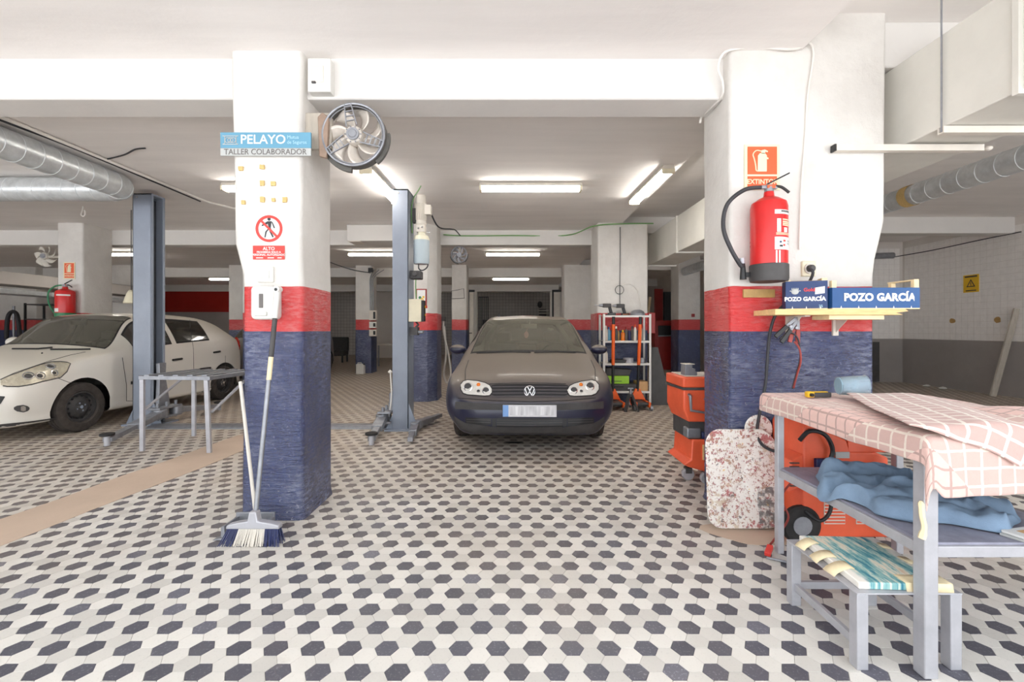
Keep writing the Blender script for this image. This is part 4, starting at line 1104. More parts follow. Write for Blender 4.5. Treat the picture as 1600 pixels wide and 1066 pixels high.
for x, y, w_, h_, where in ((375.5, 263, 7, 6.5, 'under the left half of the nameplate, highest at the pillar edge'), (409, 260.5, 7.5, 7, 'just below the word PELAYO, topmost of the middle column'), (408.8, 286, 6.5, 8, 'second one down in the middle column'), (426, 286.5, 7, 7, 'beside the second one of the middle column'),
                        (379.4, 316, 6, 6.5, 'lowest one at the pillar edge'), (409, 311.5, 7, 9, 'lowest of the middle column, above the prohibition sign'), (426.7, 312, 5.5, 6, 'palest one, between two others above the prohibition sign'), (444, 311.5, 6.5, 8.5, 'rightmost one above the prohibition sign')):
    a = P(x, y, 2.985); k = 2.985 / FOC / 2; b = MB('tape_yellow'); pts = [(u * w_ * k * rng.uniform(.8, 1.1), v * h_ * k * rng.uniform(.8, 1.1)) for u, v in ((-1, -1), (0, -1.05), (1, -1), (1.05, 0), (1, 1), (0, .95), (-1, 1), (-.95, 0))]
    b.prism(pts, a, X_, Z_, (0, .02, 0))
    tag(b.build('tape_scrap'), 'scrap of yellow tape, ' + where, 'tape', 'tape scraps on the near pillar')
sw = plate(402, 426.5, 416.5, 441, 'white_plastic', 'light_switch', 2.985, .02, bevel=.004); tag(sw, 'white square light switch above the soap dispenser', 'switch')
a = P(414.5, 428.8, 2.985); b = MB('white_plastic'); b.box(a.x - .026, a.x + .026, 2.979, 2.99, a.z - .026, a.z + .026); b.build('rocker', sw, bevel=.003)
sd_ = thing('soap_dispenser', 'white wall soap dispenser on the red band of the near pillar', 'dispenser', P(413, 500, 2.93))
a = P(413, 473, 2.93)
b = MB('white_plastic'); b.prism(rrect(.155, .215, .03, 5), a + Vector((0, -.02, 0)), X_, Z_, (0, .095, 0)); b.build('housing', sd_, bevel=.014, seg=3)
b = MB('ink_grey'); b.box(a.x - .024, a.x + .004, a.y - .024, a.y - .01, a.z - .035, a.z + .055); b.build('level_window', sd_, bevel=.004)
b = MB('white_plastic'); b.box(a.x - .05, a.x + .03, a.y - .034, a.y, a.z - .085, a.z - .058); b.build('push_bar', sd_, bevel=.006)
jb = thing('junction_box', 'white square junction box on the beam beside the near pillar', 'box', (-1.265, 3.05, 2.80))
b = MB('white_plastic'); b.box(-1.34, -1.19, 3.02, 3.10, 2.80, 3.02); b.build('case', jb, bevel=.006)
b = MB('old_white', 'dark_grey'); b.box(-1.315, -1.235, 3.014, 3.03, 2.86, 2.97); b.slot(1).box(-1.312, -1.285, 3.010, 3.03, 2.852, 2.866); b.build('cover', jb, bevel=.003)

mat('brown_metal', srgb(150, 128, 112), .6, .2, var=.2, vs=12)
mat('pale_lime', srgb(206, 212, 120), .6)
mat('fan_metal', srgb(206, 198, 188), .4, .25, var=.12, vs=14)
def radiator_fan(name, label, c, R0, m='galvanised', struts=True, bracket=None, blades=7, parts=True):
    f = thing(name, label, 'fan', (c[0], c[1], c[2] - R0), 0, None); c = Vector(c)
    if parts:
        b = MB('trim_grey'); b.lathe([(R0 * 1.02, -.02), (R0 * 1.02, .05), (R0 * .97, .05), (R0 * .97, -.02)], c, Y_, 48, False, True)
        for a0, a1, rr in ((3.3, 4.6, 1.16), (5.4, 6.4, 1.13)):
            aa = arc(10, a0, a1); b.prism([(R0 * math.cos(a), R0 * math.sin(a)) for a in aa] + [(R0 * rr * math.cos(a), R0 * rr * math.sin(a)) for a in aa[::-1]], c + Vector((0, .01, 0)), X_, Z_, (0, .03, 0))
        b.build('shroud', f, bevel=.003)
        b = MB('steel'); b.torus(c + Vector((0, -.025, 0)), Y_, R0 * .99, .008, 48, 8); b.torus(c + Vector((0, -.015, 0)), Y_, R0 * .92, .004, 48, 6); b.build('rim', f)
    for k in range(blades):
        a = 2 * PI * k / blades; b = MB(m)
        def bl(u, v):
            r = R0 * (.26 + .64 * u); th = a + .45 * u * u + (v - .5) * (.62 - .1 * u)
            return c + Vector((r * math.cos(th), .02 + (v - .5) * .05, r * math.sin(th)))
        b.grid(bl, [i / 6 for i in range(7)], [i / 4 for i in range(5)]); b.build('blade', f, smooth=180, solid=.004)
    b = MB(m, 'steel'); b.lathe([(R0 * .30, .03), (R0 * .31, -.015), (R0 * .27, -.03)], c, Y_, 28); b.slot(1).lathe([(R0 * .2, -.045), (R0 * .2, -.03), (R0 * .12, -.05), (0, -.05)], c, Y_, 24)
    for k in range(10): a = 2 * PI * k / 10; b.cyl(c + Vector((R0 * .25 * math.cos(a), -.03, R0 * .25 * math.sin(a))), c + Vector((R0 * .25 * math.cos(a), -.038, R0 * .25 * math.sin(a))), R0 * .02, n=6)
    b.build('hub', f)
    if struts:
        for a in (1.75, 3.75, 5.95):
            b = MB('steel'); sx, sz = math.cos(a), math.sin(a)
            for o in (-.035, .035):
                b.bar(c + Vector((R0 * .28 * sx - o * sz * 1.0, -.028, R0 * .28 * sz + o * sx)), c + Vector((R0 * .99 * sx - o * .6 * sz, -.03, R0 * .99 * sz + o * .6 * sx)), .006, .012, up=(0, 1, 0))
            for u in (.45, .6, .75, .9): b.bar(c + Vector((R0 * u * sx + .026 * sz, -.03, R0 * u * sz - .026 * sx)), c + Vector((R0 * u * sx - .026 * sz, -.03, R0 * u * sz + .026 * sx)), .006, .010, up=(0, 1, 0))
            b.build('strut', f)
    if bracket:
        b = MB('wood_grey', 'old_white'); b.box(*bracket); b.build('bracket', f, bevel=.004)
    return f
fan = radiator_fan('radiator_fan', 'large metal radiator fan with struts fixed high on the near pillar', (-1.045, 3.06, 2.525), .205, 'fan_metal', bracket=(-1.375, -1.20, 3.06, 3.10, 2.44, 2.68))
b = MB('brown_metal'); b.prism([(-.02, -.16), (.03, -.17), (.045, .10), (.0, .13), (-.03, .10)], (-1.25, 3.03, 2.54), X_, Z_, (0, .03, 0)); b.build('mount_plate', fan, bevel=.006)

# ------------------------------------------------------------------ spiral ducts and conduit on the left ceiling
def spiral_duct(name, label, path, r, step, rings=True):
    path = [Vector(p) for p in path]
    f = thing(name, label, 'duct', (path[0].x, path[0].y, path[0].z - r))
    b = MB('galvanised'); b.tube(path, r, 28); b.build('tube', f, smooth=60)
    k = 0; acc = 0; nxt = step * .5
    for a, c in zip(path, path[1:]):
        L = (c - a).length
        while nxt < acc + L:
            p = a + (c - a) * ((nxt - acc) / L); d = (c - a).normalized(); d = (d + Vector((0, 0, .12))).normalized()
            b = MB('duct_seam'); b.torus(p, d, r, .0045, 28, 5); b.build('seam', f); nxt += step
        acc += L
    return f
el = [(-4.55, 5.20, 2.905), (-4.56, 5.32, 2.905), (-4.61, 5.41, 2.905), (-4.70, 5.46, 2.905), (-4.82, 5.47, 2.905)]
spiral_duct('spiral_duct', 'galvanised spiral air duct under the left ceiling, bending behind the lift post', [(-4.55, 3.42, 2.905)] + el + [(-7.6, 5.47, 2.905)], .137, .17)
b = MB('cable_white', 'cable_black')
b.tube([(-4.32, 3.42, 3.036), (-4.30, 4.6, 3.036), (-4.28, 6.5, 3.036), (-4.10, 6.9, 3.038)], .016, 8); b.slot(1).tube(spline([(-4.36, 3.42, 3.03), (-4.35, 3.9, 3.02), (-4.34, 4.6, 3.035), (-4.33, 6.4, 3.02)], 5), .010, 6)
tag(b.build('conduit'), 'pale conduit with a dark cable along the ceiling above the spiral duct', 'conduit')
b = MB('cable_black'); b.tube(spline([(-4.33, 4.9, 3.045), (-4.0, 4.75, 3.04), (-3.78, 4.62, 3.045), (-3.66, 4.6, 3.05)]), .008, 6)
tag(b.build('loose_cable'), 'short loose dark cable stuck to the ceiling beside the conduit', 'cable')
b = MB('cable_white'); b.tube(spline([(-6.33, 6.8, 3.06), (-6.34, 6.8, 3.0), (-6.36, 6.8, 2.93), (-6.32, 6.8, 2.91), (-6.30, 6.8, 2.95), (-6.31, 6.8, 3.0)]), .008, 6)
tag(b.build('ceiling_hook'), 'small pale wire loop hanging from the left ceiling', 'hook')
# ------------------------------------------------------------------ fire extinguishers and their signs
def extinguisher(label, c, r, h, hose_side, base_mat, detail=True):
    """cylinder hung on a pillar face; c = centre of its foot"""
    c = Vector(c); e = thing('fire_extinguisher', label, 'extinguisher', c)
    k = h / .52
    b = MB('extinguisher_red'); b.lathe([(r * .95, .02), (r, .05), (r, h - .06), (r * .93, h - .03), (r * .6, h - .005), (r * .3, h + .01), (r * .26, h + .04)], c, Z_, 32); b.build('cylinder', e)
    b = MB(base_mat); b.lathe([(r * .7, 0), (r * 1.0, .004), (r * 1.045, .02), (r * 1.045, .105 * k), (r * .99, .11 * k)], c, Z_, 32); b.build('base_ring', e)
    top = c + Vector((0, 0, h + .04))
    b = MB('steel', 'sign_orange'); b.cyl(top, top + Vector((0, 0, .045)), r * .26, r * .22, 14); b.bar(top + Vector((-.05, 0, .03)), top + Vector((.05, 0, .03)), .025, .022); b.slot(1).bar(top + Vector((-.02, -.02, .03)), top + Vector((.03, -.02, .03)), .008, .02); b.build('valve', e, bevel=.003)
    b = MB('black_plastic'); b.bar(top + Vector((-.01, 0, .05)), top + Vector((.12, -.01, .115)), .02, .008); b.tube(spline([top + Vector((.02, 0, .035)), top + Vector((.07, -.01, .03)), top + Vector((.12, -.01, -.005))], 5), .009, 8); b.build('lever', e)
    s_ = hose_side
    hp = [top + Vector((s_ * .05, 0, .03)), top + Vector((s_ * .16, -.01, .01)), top + Vector((s_ * .265, -.01, -.08)), top + Vector((s_ * .285, 0, -.22)), top + Vector((s_ * .24, 0, -.35)), top + Vector((s_ * .17, .01, -.46)), c + Vector((s_ * (r + .05), .02, .12)), c + Vector((s_ * (r + .045), .02, .05))]
    b = MB('cable_black' if base_mat == 'dark_grey' else 'green_plastic', 'steel_light'); b.tube(spline(hp, 8), .013, 10); b.slot(1).cyl(c + Vector((s_ * (r + .052), .02, .155)), c + Vector((s_ * (r + .05), .02, .12)), .016, n=10); b.build('hose', e)
    b = MB('black_plastic'); b.cyl(c + Vector((s_ * (r + .047), .02, .12)), c + Vector((s_ * (r + .045), .02, .02)), .013, .020, 12); b.bar(c + Vector((s_ * r, .02, .05)), c + Vector((s_ * (r + .05), .02, .05)), .02, .03); b.build('nozzle', e)
    b = MB('dark_grey'); b.box(c.x - .03, c.x + .03, c.y + r * .8, c.y + r + .03, c.z + h * .7, c.z + h * .85); b.build('wall_bracket', e)
    def wrap(name, a0, a1, z0, z1, m, par=e, lift_=.0012):
        b = MB(m); b.grid(lambda u, v: (c.x + (r + lift_) * math.cos(u), c.y + (r + lift_) * math.sin(u), c.z + v), [a0 + (a1 - a0) * i / 10 for i in range(11)], [z0 + (z1 - z0) * j / 2 for j in range(3)]); return b.build(name, par, smooth=180)
    A = lambda q: R(-90 + q)
    lb = wrap('label', A(-12), A(72), h * .77, h * .82, 'sign_white')
    if detail:
        wrap('label', A(-12), A(72), h * .36, h * .505, 'sign_white')
        wrap('pictogram', A(-5), A(8), h * .56, h * .715, 'sign_white')
        for z in (.70, .675, .655, .635): wrap('small_print', A(14), A(70), h * z, h * (z + .014), 'sign_cream')
        for a in (20, 48): wrap('pictogram', A(a), A(a + 15), h * .56, h * .615, 'sign_white')
        for z in (.545, .53): wrap('small_print', A(-8), A(70), h * z, h * (z + .008), 'sign_cream')
        for z, a0, a1, m in ((.39, 3, 14, 'sign_black'), (.435, 3, 10, 'blue_dark'), (.45, 16, 26, 'sign_red'), (.40, 16, 24, 'sign_red'), (.42, 34, 64, 'sign_grey'), (.45, 34, 58, 'sign_grey'), (.79, 8, 50, 'ink_grey')): wrap('small_print', A(a0), A(a1), h * z, h * (z + .022), m, lift_=.0022)
        for a in (-9, 1): wrap('stripe', A(a), A(a + 5), h * .16, h * .35, 'sign_white')
    else:
        wrap('label', A(-60), A(5), h * .24, h * .36, 'sign_white')
    return e
extinguisher('large red fire extinguisher with black base hung on the wide near pillar', (1.608, 2.885, 1.535), .106, .525, -1, 'dark_grey')
extinguisher('small red fire extinguisher with green base on the pillar behind the white car', P(102, 499, 7.70), .13, .50, -1, 'green_plastic', False)

def ext_sign(label, a, c, y, words):
    """orange on cream, pictogram above, word below"""
    g = thing('extinguisher_sign', label, 'sign', ((a.x + c.x) / 2, y, c.z)); w_, h_ = c.x - a.x, a.z - c.z
    b = MB('sign_cream'); b.box(a.x, c.x, y - .003, y + .004, c.z, a.z); b.build('plate', g)
    b = MB('sign_orange'); b.box(a.x + w_ * .08, c.x - w_ * .08, y - .004, y, c.z + h_ * .34, a.z - h_ * .05); b.build('upper_field', g)
    b = MB('sign_orange'); b.box(a.x + w_ * .08, c.x - w_ * .08, y - .004, y, c.z + h_ * .06, c.z + h_ * .30); b.build('lower_field', g)
    m = Vector(((a.x + c.x) / 2, y - .0045, c.z + h_ * .64)); s_ = h_ * .28
    b = MB('sign_cream'); b.prism([(-.34, -.85), (.34, -.85), (.36, -.75), (.36, .40), (.22, .60), (-.18, .60), (-.34, .40), (-.36, -.75)], m, X_ * s_, Z_ * s_, (0, .0006, 0))
    b.prism([(-.10, .55), (.20, .55), (.24, .72), (.42, .66), (.46, .76), (.20, .88), (-.05, .82)], m, X_ * s_, Z_ * s_, (0, .0006, 0)); b.prism([(.34, .30), (.50, .22), (.46, .10), (.34, .16)], m, X_ * s_, Z_ * s_, (0, .0006, 0))
    b.tube(spline([m + s_ * (X_ * x + Z_ * z) for x, z in ((0, .72), (-.45, .80), (-.72, .50), (-.62, .1), (-.52, -.4), (-.48, -.75), (-.34, -.82))], 5), s_ * .045, 5); b.build('pictogram', g)
    if words: text(words, (m.x, y - .0046, c.z + h_ * .175), h_ * .150, 'sign_cream', g, bold=.0008 * h_ / .29, sx=.92)
    return g
ext_sign('orange EXTINTOR sign above the large fire extinguisher', P(1163, 226, 2.994), P(1218, 297, 2.994), 2.994, 'EXTINTOR')
ext_sign('small orange extinguisher sign on the pillar behind the white car', P(99, 410, 7.84), P(117, 436, 7.84), 7.845, 'EXTINTOR')

# ------------------------------------------------------------------ socket, label plate, shelf and crates on the wide pillar
so = thing('wall_socket', 'cream wall socket with a black plug, right of the fire extinguisher', 'socket', P(1264, 432, 2.99))
a = P(1264, 420, 2.985); b = MB('cream_plastic'); b.box(a.x - .045, a.x + .045, 2.982, 3.005, a.z - .05, a.z + .05); b.build('plate', so, bevel=.006)
b = MB('old_white', 'dark_grey'); b.lathe([(.034, 0), (.034, .012), (.026, .012), (.024, .004)], (a.x, 2.984, a.z), (0, -1, 0), 20); b.slot(1).lathe([(.022, 0), (.022, .03), (.014, .04), (0, .04)], (a.x, 2.98, a.z), (0, -1, 0), 18); b.build('plug', so)
cb = spline([P(1264, 420, 2.94), P(1270, 424, 2.92), P(1268, 434, 2.93), P(1258, 450, 2.96), P(1246, 462, 2.965), P(1228, 474, 2.95), P(1212, 492, 2.95), P(1203, 520, 2.955), P(1199, 560, 2.96), P(1196, 600, 2.965), P(1188, 640, 2.955), P(1183, 676, 2.93), P(1190, 694, 2.90), P(1206, 704, 2.86), P(1222, 706, 2.83)], 6)
b = MB('cable_black'); b.tube(cb, .0095, 8); b.build('cord', so)
o = plate(1162, 1211, 452, 465, 'gold_label', 'label_plate', 2.985, .02); tag(o, 'worn gold label plate on the red band below the fire extinguisher', 'label')
sh = thing('wall_shelf', 'rough wooden board shelf on white brackets across the wide near pillar', 'shelf', (1.95, 2.86, 1.24))
b = MB('wood'); b.prism([(1.565, 0), (2.33, .0), (2.29, .012), (2.36, .022), (2.34, .035), (1.565, .035)], (0, 2.74, 1.327), X_, Z_, (0, .13, 0)); b.build('board', sh, bevel=.002)
b = MB('wood'); b.box(1.57, 2.36, 2.875, 2.995, 1.328, 1.361); b.build('board', sh, bevel=.002)
b = MB('wood_pale'); b.box(1.90, 2.23, 2.76, 2.92, 1.300, 1.3265); b.build('packing_board', sh, bevel=.002)
for px in (1240, 1314):
    x = (px - 800) / FOC * 2.94; b = MB('old_white'); b.box(x - .018, x + .018, 2.985, 3.003, 1.20, 1.327); b.box(x - .018, x + .018, 2.80, 2.99, 1.318, 1.3265); b.prism([(2.985, 1.22), (2.985, 1.318), (2.86, 1.318)], (x - .002, 0, 0), Y_, Z_, (.004, 0, 0)); b.build('bracket', sh, bevel=.002)
def crate(label, x0, x1, y0, y1, z0, z1, m, post_z, rz=0.0):
    global FRAME
    c = thing('fruit_crate', label, 'crate', ((x0 + x1) / 2, y0, z0), rz); L_ = (x1 - x0) / 2; D = y1 - y0; Hh = z1 - z0
    FRAME = WORLD[c].copy()
    b = MB(m); b.box(-L_, L_, 0, .006, .004, Hh); b.build('front_panel', c, bevel=.0015)
    for x in (-L_, L_ - .012): b = MB(m); b.box(x, x + .012, .006, D, .004, Hh); b.build('end_panel', c)
    b = MB('tan_card'); b.box(-L_ + .012, L_ - .012, D - .006, D, .004, Hh + .01); b.build('back_panel', c)
    b = MB('wood_pale'); b.box(-L_, L_, 0, D, 0, .006); b.build('bottom_panel', c)
    for x in (-L_ + .001, L_ - .029):
        for y in (.006, D - .03): b = MB('wood_pale'); b.box(x, x + .028, y, y + .024, .006, Hh + post_z); b.build('corner_post', c)
    b = MB('wood_pale'); b.box(L_ - .029, L_ - .001, .006, D, Hh + post_z, Hh + post_z + .008); b.build('end_rail', c)
    b = MB('sign_white'); n_ = max(3, int(L_ * 2 / .1))
    for k in range(n_): x = -L_ + (k + .5) * 2 * L_ / n_; b.prism([(-.004, 0), (.004, 0), (0, .016)], (x, -.0012, .004), X_, Z_, (0, .001, 0))
    b.build('printed_ticks', c)
    FRAME = Matrix.Identity(4)
    return c, L_, Hh
a0, a1 = P(1240, 483, 2.765), P(1292, 437, 2.765)
c1, L1, H1 = crate('short navy fruit crate with a small crown logo, on the wall shelf', a0.x - .012, a1.x + .01, 2.80, 2.90, 1.3625, 1.535, 'crate_navy', .008, R(-20))
FR1 = WORLD[c1].copy()
tx = FR1.to_3x3() @ X_
text('POZO GARCÍA', FR1 @ Vector((-.008, -.001, .062)), .034, 'sign_white', c1, ax=tx, bold=.0016, sx=.95)
text('Gold', FR1 @ Vector((.015, -.001, .118)), .030, 'sign_red', c1, ax=tx, bold=.0006)
FRAME = FR1
b = MB('sign_grey'); b.ball((-.06, -.002, .108), .020, .003, .017, 12, 8)
for k in range(5): b.prism([(-.004, 0), (.004, 0), (0, .014)], (-.076 + .008 * k, -.002, .120), X_, Z_, (0, .001, 0))
b.bar((-.088, -.0015, .113), (-.03, -.0015, .113), .003, .005); b.build('crown_logo', c1)
b = MB('sign_white'); b.prism([(.045, .09), (.095, .096), (.096, .138), (.046, .130)], (0, -.0018, 0), X_, Z_, (0, .001, 0)); b.build('paper_sticker', c1)
FRAME = Matrix.Identity(4)
text('25', FR1 @ Vector((.075, -.001, .018)), .022, 'sign_blue_pale', c1, ax=tx)
a0, a1 = P(1301, 483, 2.745), P(1437, 451, 2.745)
c2_, L2, H2 = crate('long blue fruit crate reading POZO GARCÍA, overhanging the wall shelf', a0.x, a1.x, 2.745, 2.95, 1.3625, 1.490, 'crate_blue', .042, R(-.5))
text('POZO GARCÍA', WORLD[c2_] @ Vector((.02, -.001, .068)), .062, 'sign_white', c2_, bold=.0030, sx=1.0, space=1.03)


# jumper cables hanging from the shelf bracket
jc = thing('jumper_cable', 'pair of jumper cable clamps hanging below the wall shelf on red and black leads', 'cable', P(1236, 545, 2.9))
def clamp(p, q, nm):
    p, q = Vector(p), Vector(q); d = (q - p).normalized(); sd = Vector((0, 1, 0)).cross(d).normalized()
    b = MB('steel', 'cable_red', 'black_plastic')
    for s_ in (-1, 1):
        b.slot(0).bar(p + sd * s_ * .004, p.lerp(q, .55) + sd * s_ * .018, .022, .006, up=(0, 1, 0)); b.slot(1 if nm else 2).bar(p.lerp(q, .5) + sd * s_ * .016, q + sd * s_ * .026, .026, .012, up=(0, 1, 0))
    b.slot(0).lathe([(.012, -.016), (.012, .016)], p.lerp(q, .45), Y_, 12); b.build('clamp', jc, bevel=.003)
clamp(P(1249, 494, 2.90), P(1216, 531, 2.88), False)
clamp(P(1246, 493, 2.93), P(1240, 536, 2.92), True)
b = MB('cable_red'); b.tube(spline([P(1241, 534, 2.92), P(1249, 545, 2.9), P(1251, 565, 2.88), P(1244, 590, 2.80), P(1240, 606, 2.70)], 6), .006, 6); b.build('red_lead', jc)
b = MB('cable_black'); b.tube(spline([P(1218, 530, 2.88), P(1234, 520, 2.9), P(1247, 530, 2.91), P(1250, 560, 2.90), P(1243, 588, 2.81), P(1238, 607, 2.70)], 6), .005, 6); b.build('black_lead', jc)

# ------------------------------------------------------------------ big rectangular duct, hangers, round duct of the aisle
du = thing('rectangular_duct', 'large off-white rectangular air duct along the aisle ceiling past the wide pillar', 'duct', (2.8, 5.0, 2.44))
b = MB('duct_white'); b.box(2.55, 3.05, 1.2, 8.7, 2.44, 2.99); b.build('casing', du, bevel=.006)
for y in (2.3, 4.0, 5.7, 7.1, 8.6):
    b = MB('duct_white'); b.box(2.53, 3.07, y, y + .035, 2.42, 2.995); b.build('flange', du, bevel=.003)
def hanger(label, x0, x1, y, z, rod):
    g = thing('duct_hanger', label, 'hanger', ((x0 + x1) / 2, y, z))
    b = MB('old_white'); b.prism([(-.02, 0), (.02, 0), (.02, .04), (.012, .04), (.012, .008), (-.012, .008), (-.012, .04), (-.02, .04)], (x0, y, z), Y_, Z_, (x1 - x0, 0, 0)); b.build('channel', g)
    if rod is not None: b = MB('steel'); b.cyl((rod, y, z + .01), (rod, y, 3.31), .005, n=6); b.build('rod', g)
    else: b = MB('black_plastic'); b.box(x0 - .006, x0 + .004, y - .022, y + .022, z - .002, z + .042); b.build('end_cap', g)
hanger('white channel strut fixed across the wide pillar and under the duct', 2.07, 3.02, 2.965, 2.385, None)
hanger('hanger bar and threaded rod under the duct at the upper right corner', 2.53, 3.12, 2.72, 2.395, 2.535)
spiral_duct('spiral_duct', 'long galvanised spiral duct with a yellow tape band along the aisle ceiling', [(4.85, 1.2, 2.868), (4.85, 12.9, 2.868)], .120, .19)
b = MB('tape_yellow'); b.lathe([(.1265, 0), (.1265, .12)], (4.85, 5.55, 2.868), Y_, 28, False); tag(b.build('tape_band'), 'yellow adhesive tape band wound round the aisle spiral duct', 'tape')
b = MB('old_white', 'cable_black'); b.ball((3.05, 2.95, 2.40), .022, .022, .016, 12, 8); 
tag(b.build('cable_clip'), 'small white knob at the end of the channel strut', 'clip')
b = MB('duct_white'); b.box(3.09, 3.32, 1.2, 8.3, 2.60, 2.68); tag(b.build('cable_tray'), 'narrow pale cable tray beside the rectangular duct', 'tray')

# ------------------------------------------------------------------ cables over the wide pillar
b = MB('cable_white')
b.tube(spline([P(1094, 192, 3.40), P(1097, 182, 3.36), P(1112, 168, 3.2), P(1128, 150, 3.07), P(1129, 128, 3.03), P(1122, 108, 3.02), P(1127, 88, 3.0), P(1142, 78, 2.985), P(1185, 74, 2.98), P(1240, 77, 2.975), P(1265, 64, 2.97), P(1282, 40, 2.965)], 6), .008, 8)
tag(b.build('white_cable'), 'white cable sagging round the top corner of the wide near pillar to the beam', 'cable')
b = MB('cable_white')
b.tube(spline([P(1185, 75, 2.98), P(1230, 66, 2.975), P(1262, 66, 2.97), P(1271, 80, 2.98), P(1268, 110, 2.985), P(1262, 150, 2.985), P(1258, 220, 2.99), P(1252, 300, 2.985), P(1249, 390, 2.985)], 6), .006, 8)
tag(b.build('white_cable'), 'thin white cable running down the face of the wide pillar towards the socket', 'cable')

# ------------------------------------------------------------------ steel bench with blankets
bn = thing('steel_bench', 'grey steel workbench with a lower shelf, covered by pink blankets', 'workbench', (1.8, 2.12, 0))
BX0, BX1, BY0, BY1, BT, BS = 1.485, 2.14, 1.655, 2.56, .855, .475
for x, y, w_ in ((BX0, BY0, .05), (BX0, BY1, .036), (BX1, BY0, .05), (BX1, BY1, .04)):
    b = MB('steel_light'); b.box(x - w_ / 2, x + w_ / 2, y - w_ / 2, y + w_ / 2, 0, BT - .02); b.build('leg', bn, bevel=.004)
b = MB('steel'); b.box(BX0 - .025, BX1 + .025, BY0 - .025, BY1 + .02, BT - .02, BT); b.build('top', bn, bevel=.003)
mat('shelf_sheet', srgb(150, 150, 166), 0.5, 0.2, var=0.14, vs=14)
b = MB('shelf_sheet'); b.box(BX0, BX1, BY0, BY1, BS - .008, BS); b.build('lower_shelf', bn)
for nm, q in (('rail', ((BX0, BY0), (BX0, BY1))), ('rail', ((BX1, BY0), (BX1, BY1))), ('rail', ((BX0, BY0), (BX1, BY0))), ('rail', ((BX0, BY1), (BX1, BY1)))):
    b = MB('steel_light'); b.bar((*q[0], BS - .028), (*q[1], BS - .028), .03, .04); b.build(nm, bn, bevel=.003)
t_ = MB('masking_tape'); t_.tube(spline([(1.455, 1.64, .63), (1.452, 1.632, .58), (1.458, 1.630, .54), (1.45, 1.632, .50)], 4), [.004, .010] + [.009] * 8 + [.012] * 3, 6); tag(t_.build('hanging_rag'), 'twisted cream rag strip hanging on the front bench leg', 'rag')

def mat_blanket(name, base, line, pitch, wd, split=True):
    t = NT(name); u, v, _ = t.sep(t.co('UV'))
    n_ = t.noise(t.co('UV'), 9.0, 3); u2 = t.math('ADD', u, t.math('MULTIPLY', n_, .012)); v2 = t.math('ADD', v, t.math('MULTIPLY', n_, .012))
    def stripes(c): return t.math('LESS_THAN', t.math('PINGPONG', c, pitch), wd)
    g = t.math('MAXIMUM', stripes(u2), stripes(v2))
    if split:                                          # the weave changes from dark-on-pale to pale-on-dark by panels
        pan = t.math('GREATER_THAN', t.math('PINGPONG', t.math('ADD', u2, t.math('MULTIPLY', v2, .9)), .30), .14)
        c = t.mix(pan, t.mix(g, base, line), t.mix(g, tuple(min(1, x * 1.28) for x in base), tuple(x * .78 for x in base)))
    else: c = t.mix(g, base, line)
    f = t.noise(t.co('Object'), 55.0, 4, .7); c = t.mix(t.ramp(f, [(.3, .0), (.8, .25)]), c, tuple(x * .8 for x in base))
    t.col(c); t.rough(.95); t.b.inputs['Specular IOR Level'].default_value = .1
    try: t.b.inputs['Sheen Weight'].default_value = .25
    except Exception: pass
    t.bump(f, .5, .004); MATS[name] = t.m
mat_blanket('blanket_pink', srgb(204, 172, 164), srgb(226, 214, 202), .030, .0045)
mat_blanket('blanket_check', srgb(196, 164, 157), srgb(228, 220, 210), .033, .006, False)
def sstep(a, c, x): t_ = min(max((x - a) / (c - a), 0), 1); return t_ * t_ * (3 - 2 * t_)
def drape(name, a0, a1, b0, b1, zt, xl, yf, amp, seed, mt, label, da=.02, warp=None, yb=None):
    """cloth laid on the bench: a across, b into depth; what lies past xl or yf hangs down"""
    def fn(a, c):
        n1 = noise.noise(Vector((a * 3.1 + seed, c * 2.3, seed))); n2 = noise.noise(Vector((a * 9 + seed, c * 8, 3.3)))
        x, y, z = a, c, zt + amp * (n1 + .4 * n2) * .5 + amp * .3
        if warp: x, y, z = warp(a, c, x, y, z)
        dl = max(0, xl - a); df = max(0, yf - c)
        if dl > 0:
            k = min(dl, .035); x = xl - .022 * math.sin(min(k / .035, 1) * PI / 2) - .012 * noise.noise(Vector((c * 6, dl * 4, seed))) * min(1, dl * 12) - .05 * dl
            z -= max(0, dl - .012)
        if df > 0:
            y = yf - .03 * math.sin(min(df / .04, 1) * PI / 2) - .018 * noise.noise(Vector((a * 7, df * 3, seed + 4))) * min(1, df * 10) - .04 * df
            z -= max(0, df - .015) * (1 if dl == 0 else .8)
        return Vector((x, y, z))
    n_a, n_b = int((a1 - a0) / da) + 1, int((b1 - b0) / da) + 1
    b = MB(mt); b.grid(fn, [a0 + (a1 - a0) * i / n_a for i in range(n_a + 1)], [b0 + (b1 - b0) * j / n_b for j in range(n_b + 1)], uv=True)
    o = b.build(name, None, smooth=180, solid=.007, sub=1); return tag(o, label, 'blanket', 'pink blankets on the bench')
drape('blanket', 1.345, 2.30, 1.40, 2.66, BT + .010, 1.455, 1.62, .020, 2.0, 'blanket_pink', 'large dusty pink woven blanket spread over the bench top, hanging at its sides',
      warp=lambda a, c, x, y, z: (x, y, z + .035 * sstep(1.95, 2.15, a) * sstep(2.2, 1.9, c)))
def w2(a, c, x, y, z):                                # the upper blanket lies askew, its corner sliding off the front
    ca, sa = math.cos(R(-24)), math.sin(R(-24)); u, v = a - 1.75, c - 2.05
    x2, y2 = 1.75 + u * ca - v * sa, 2.05 + u * sa + v * ca
    hang = max(0, 1.60 - y2)
    return x2, max(y2, 1.585 - .10 * hang), z + .016 - hang * .9 + .02 * max(0, math.sin(u * 14)) * .6
drape('blanket', 1.60, 1.98, 1.50, 2.42, BT + .026, -9, -9, .016, 8.0, 'blanket_check', 'smaller pink blanket with a white check lying askew on top of the bench', warp=w2)

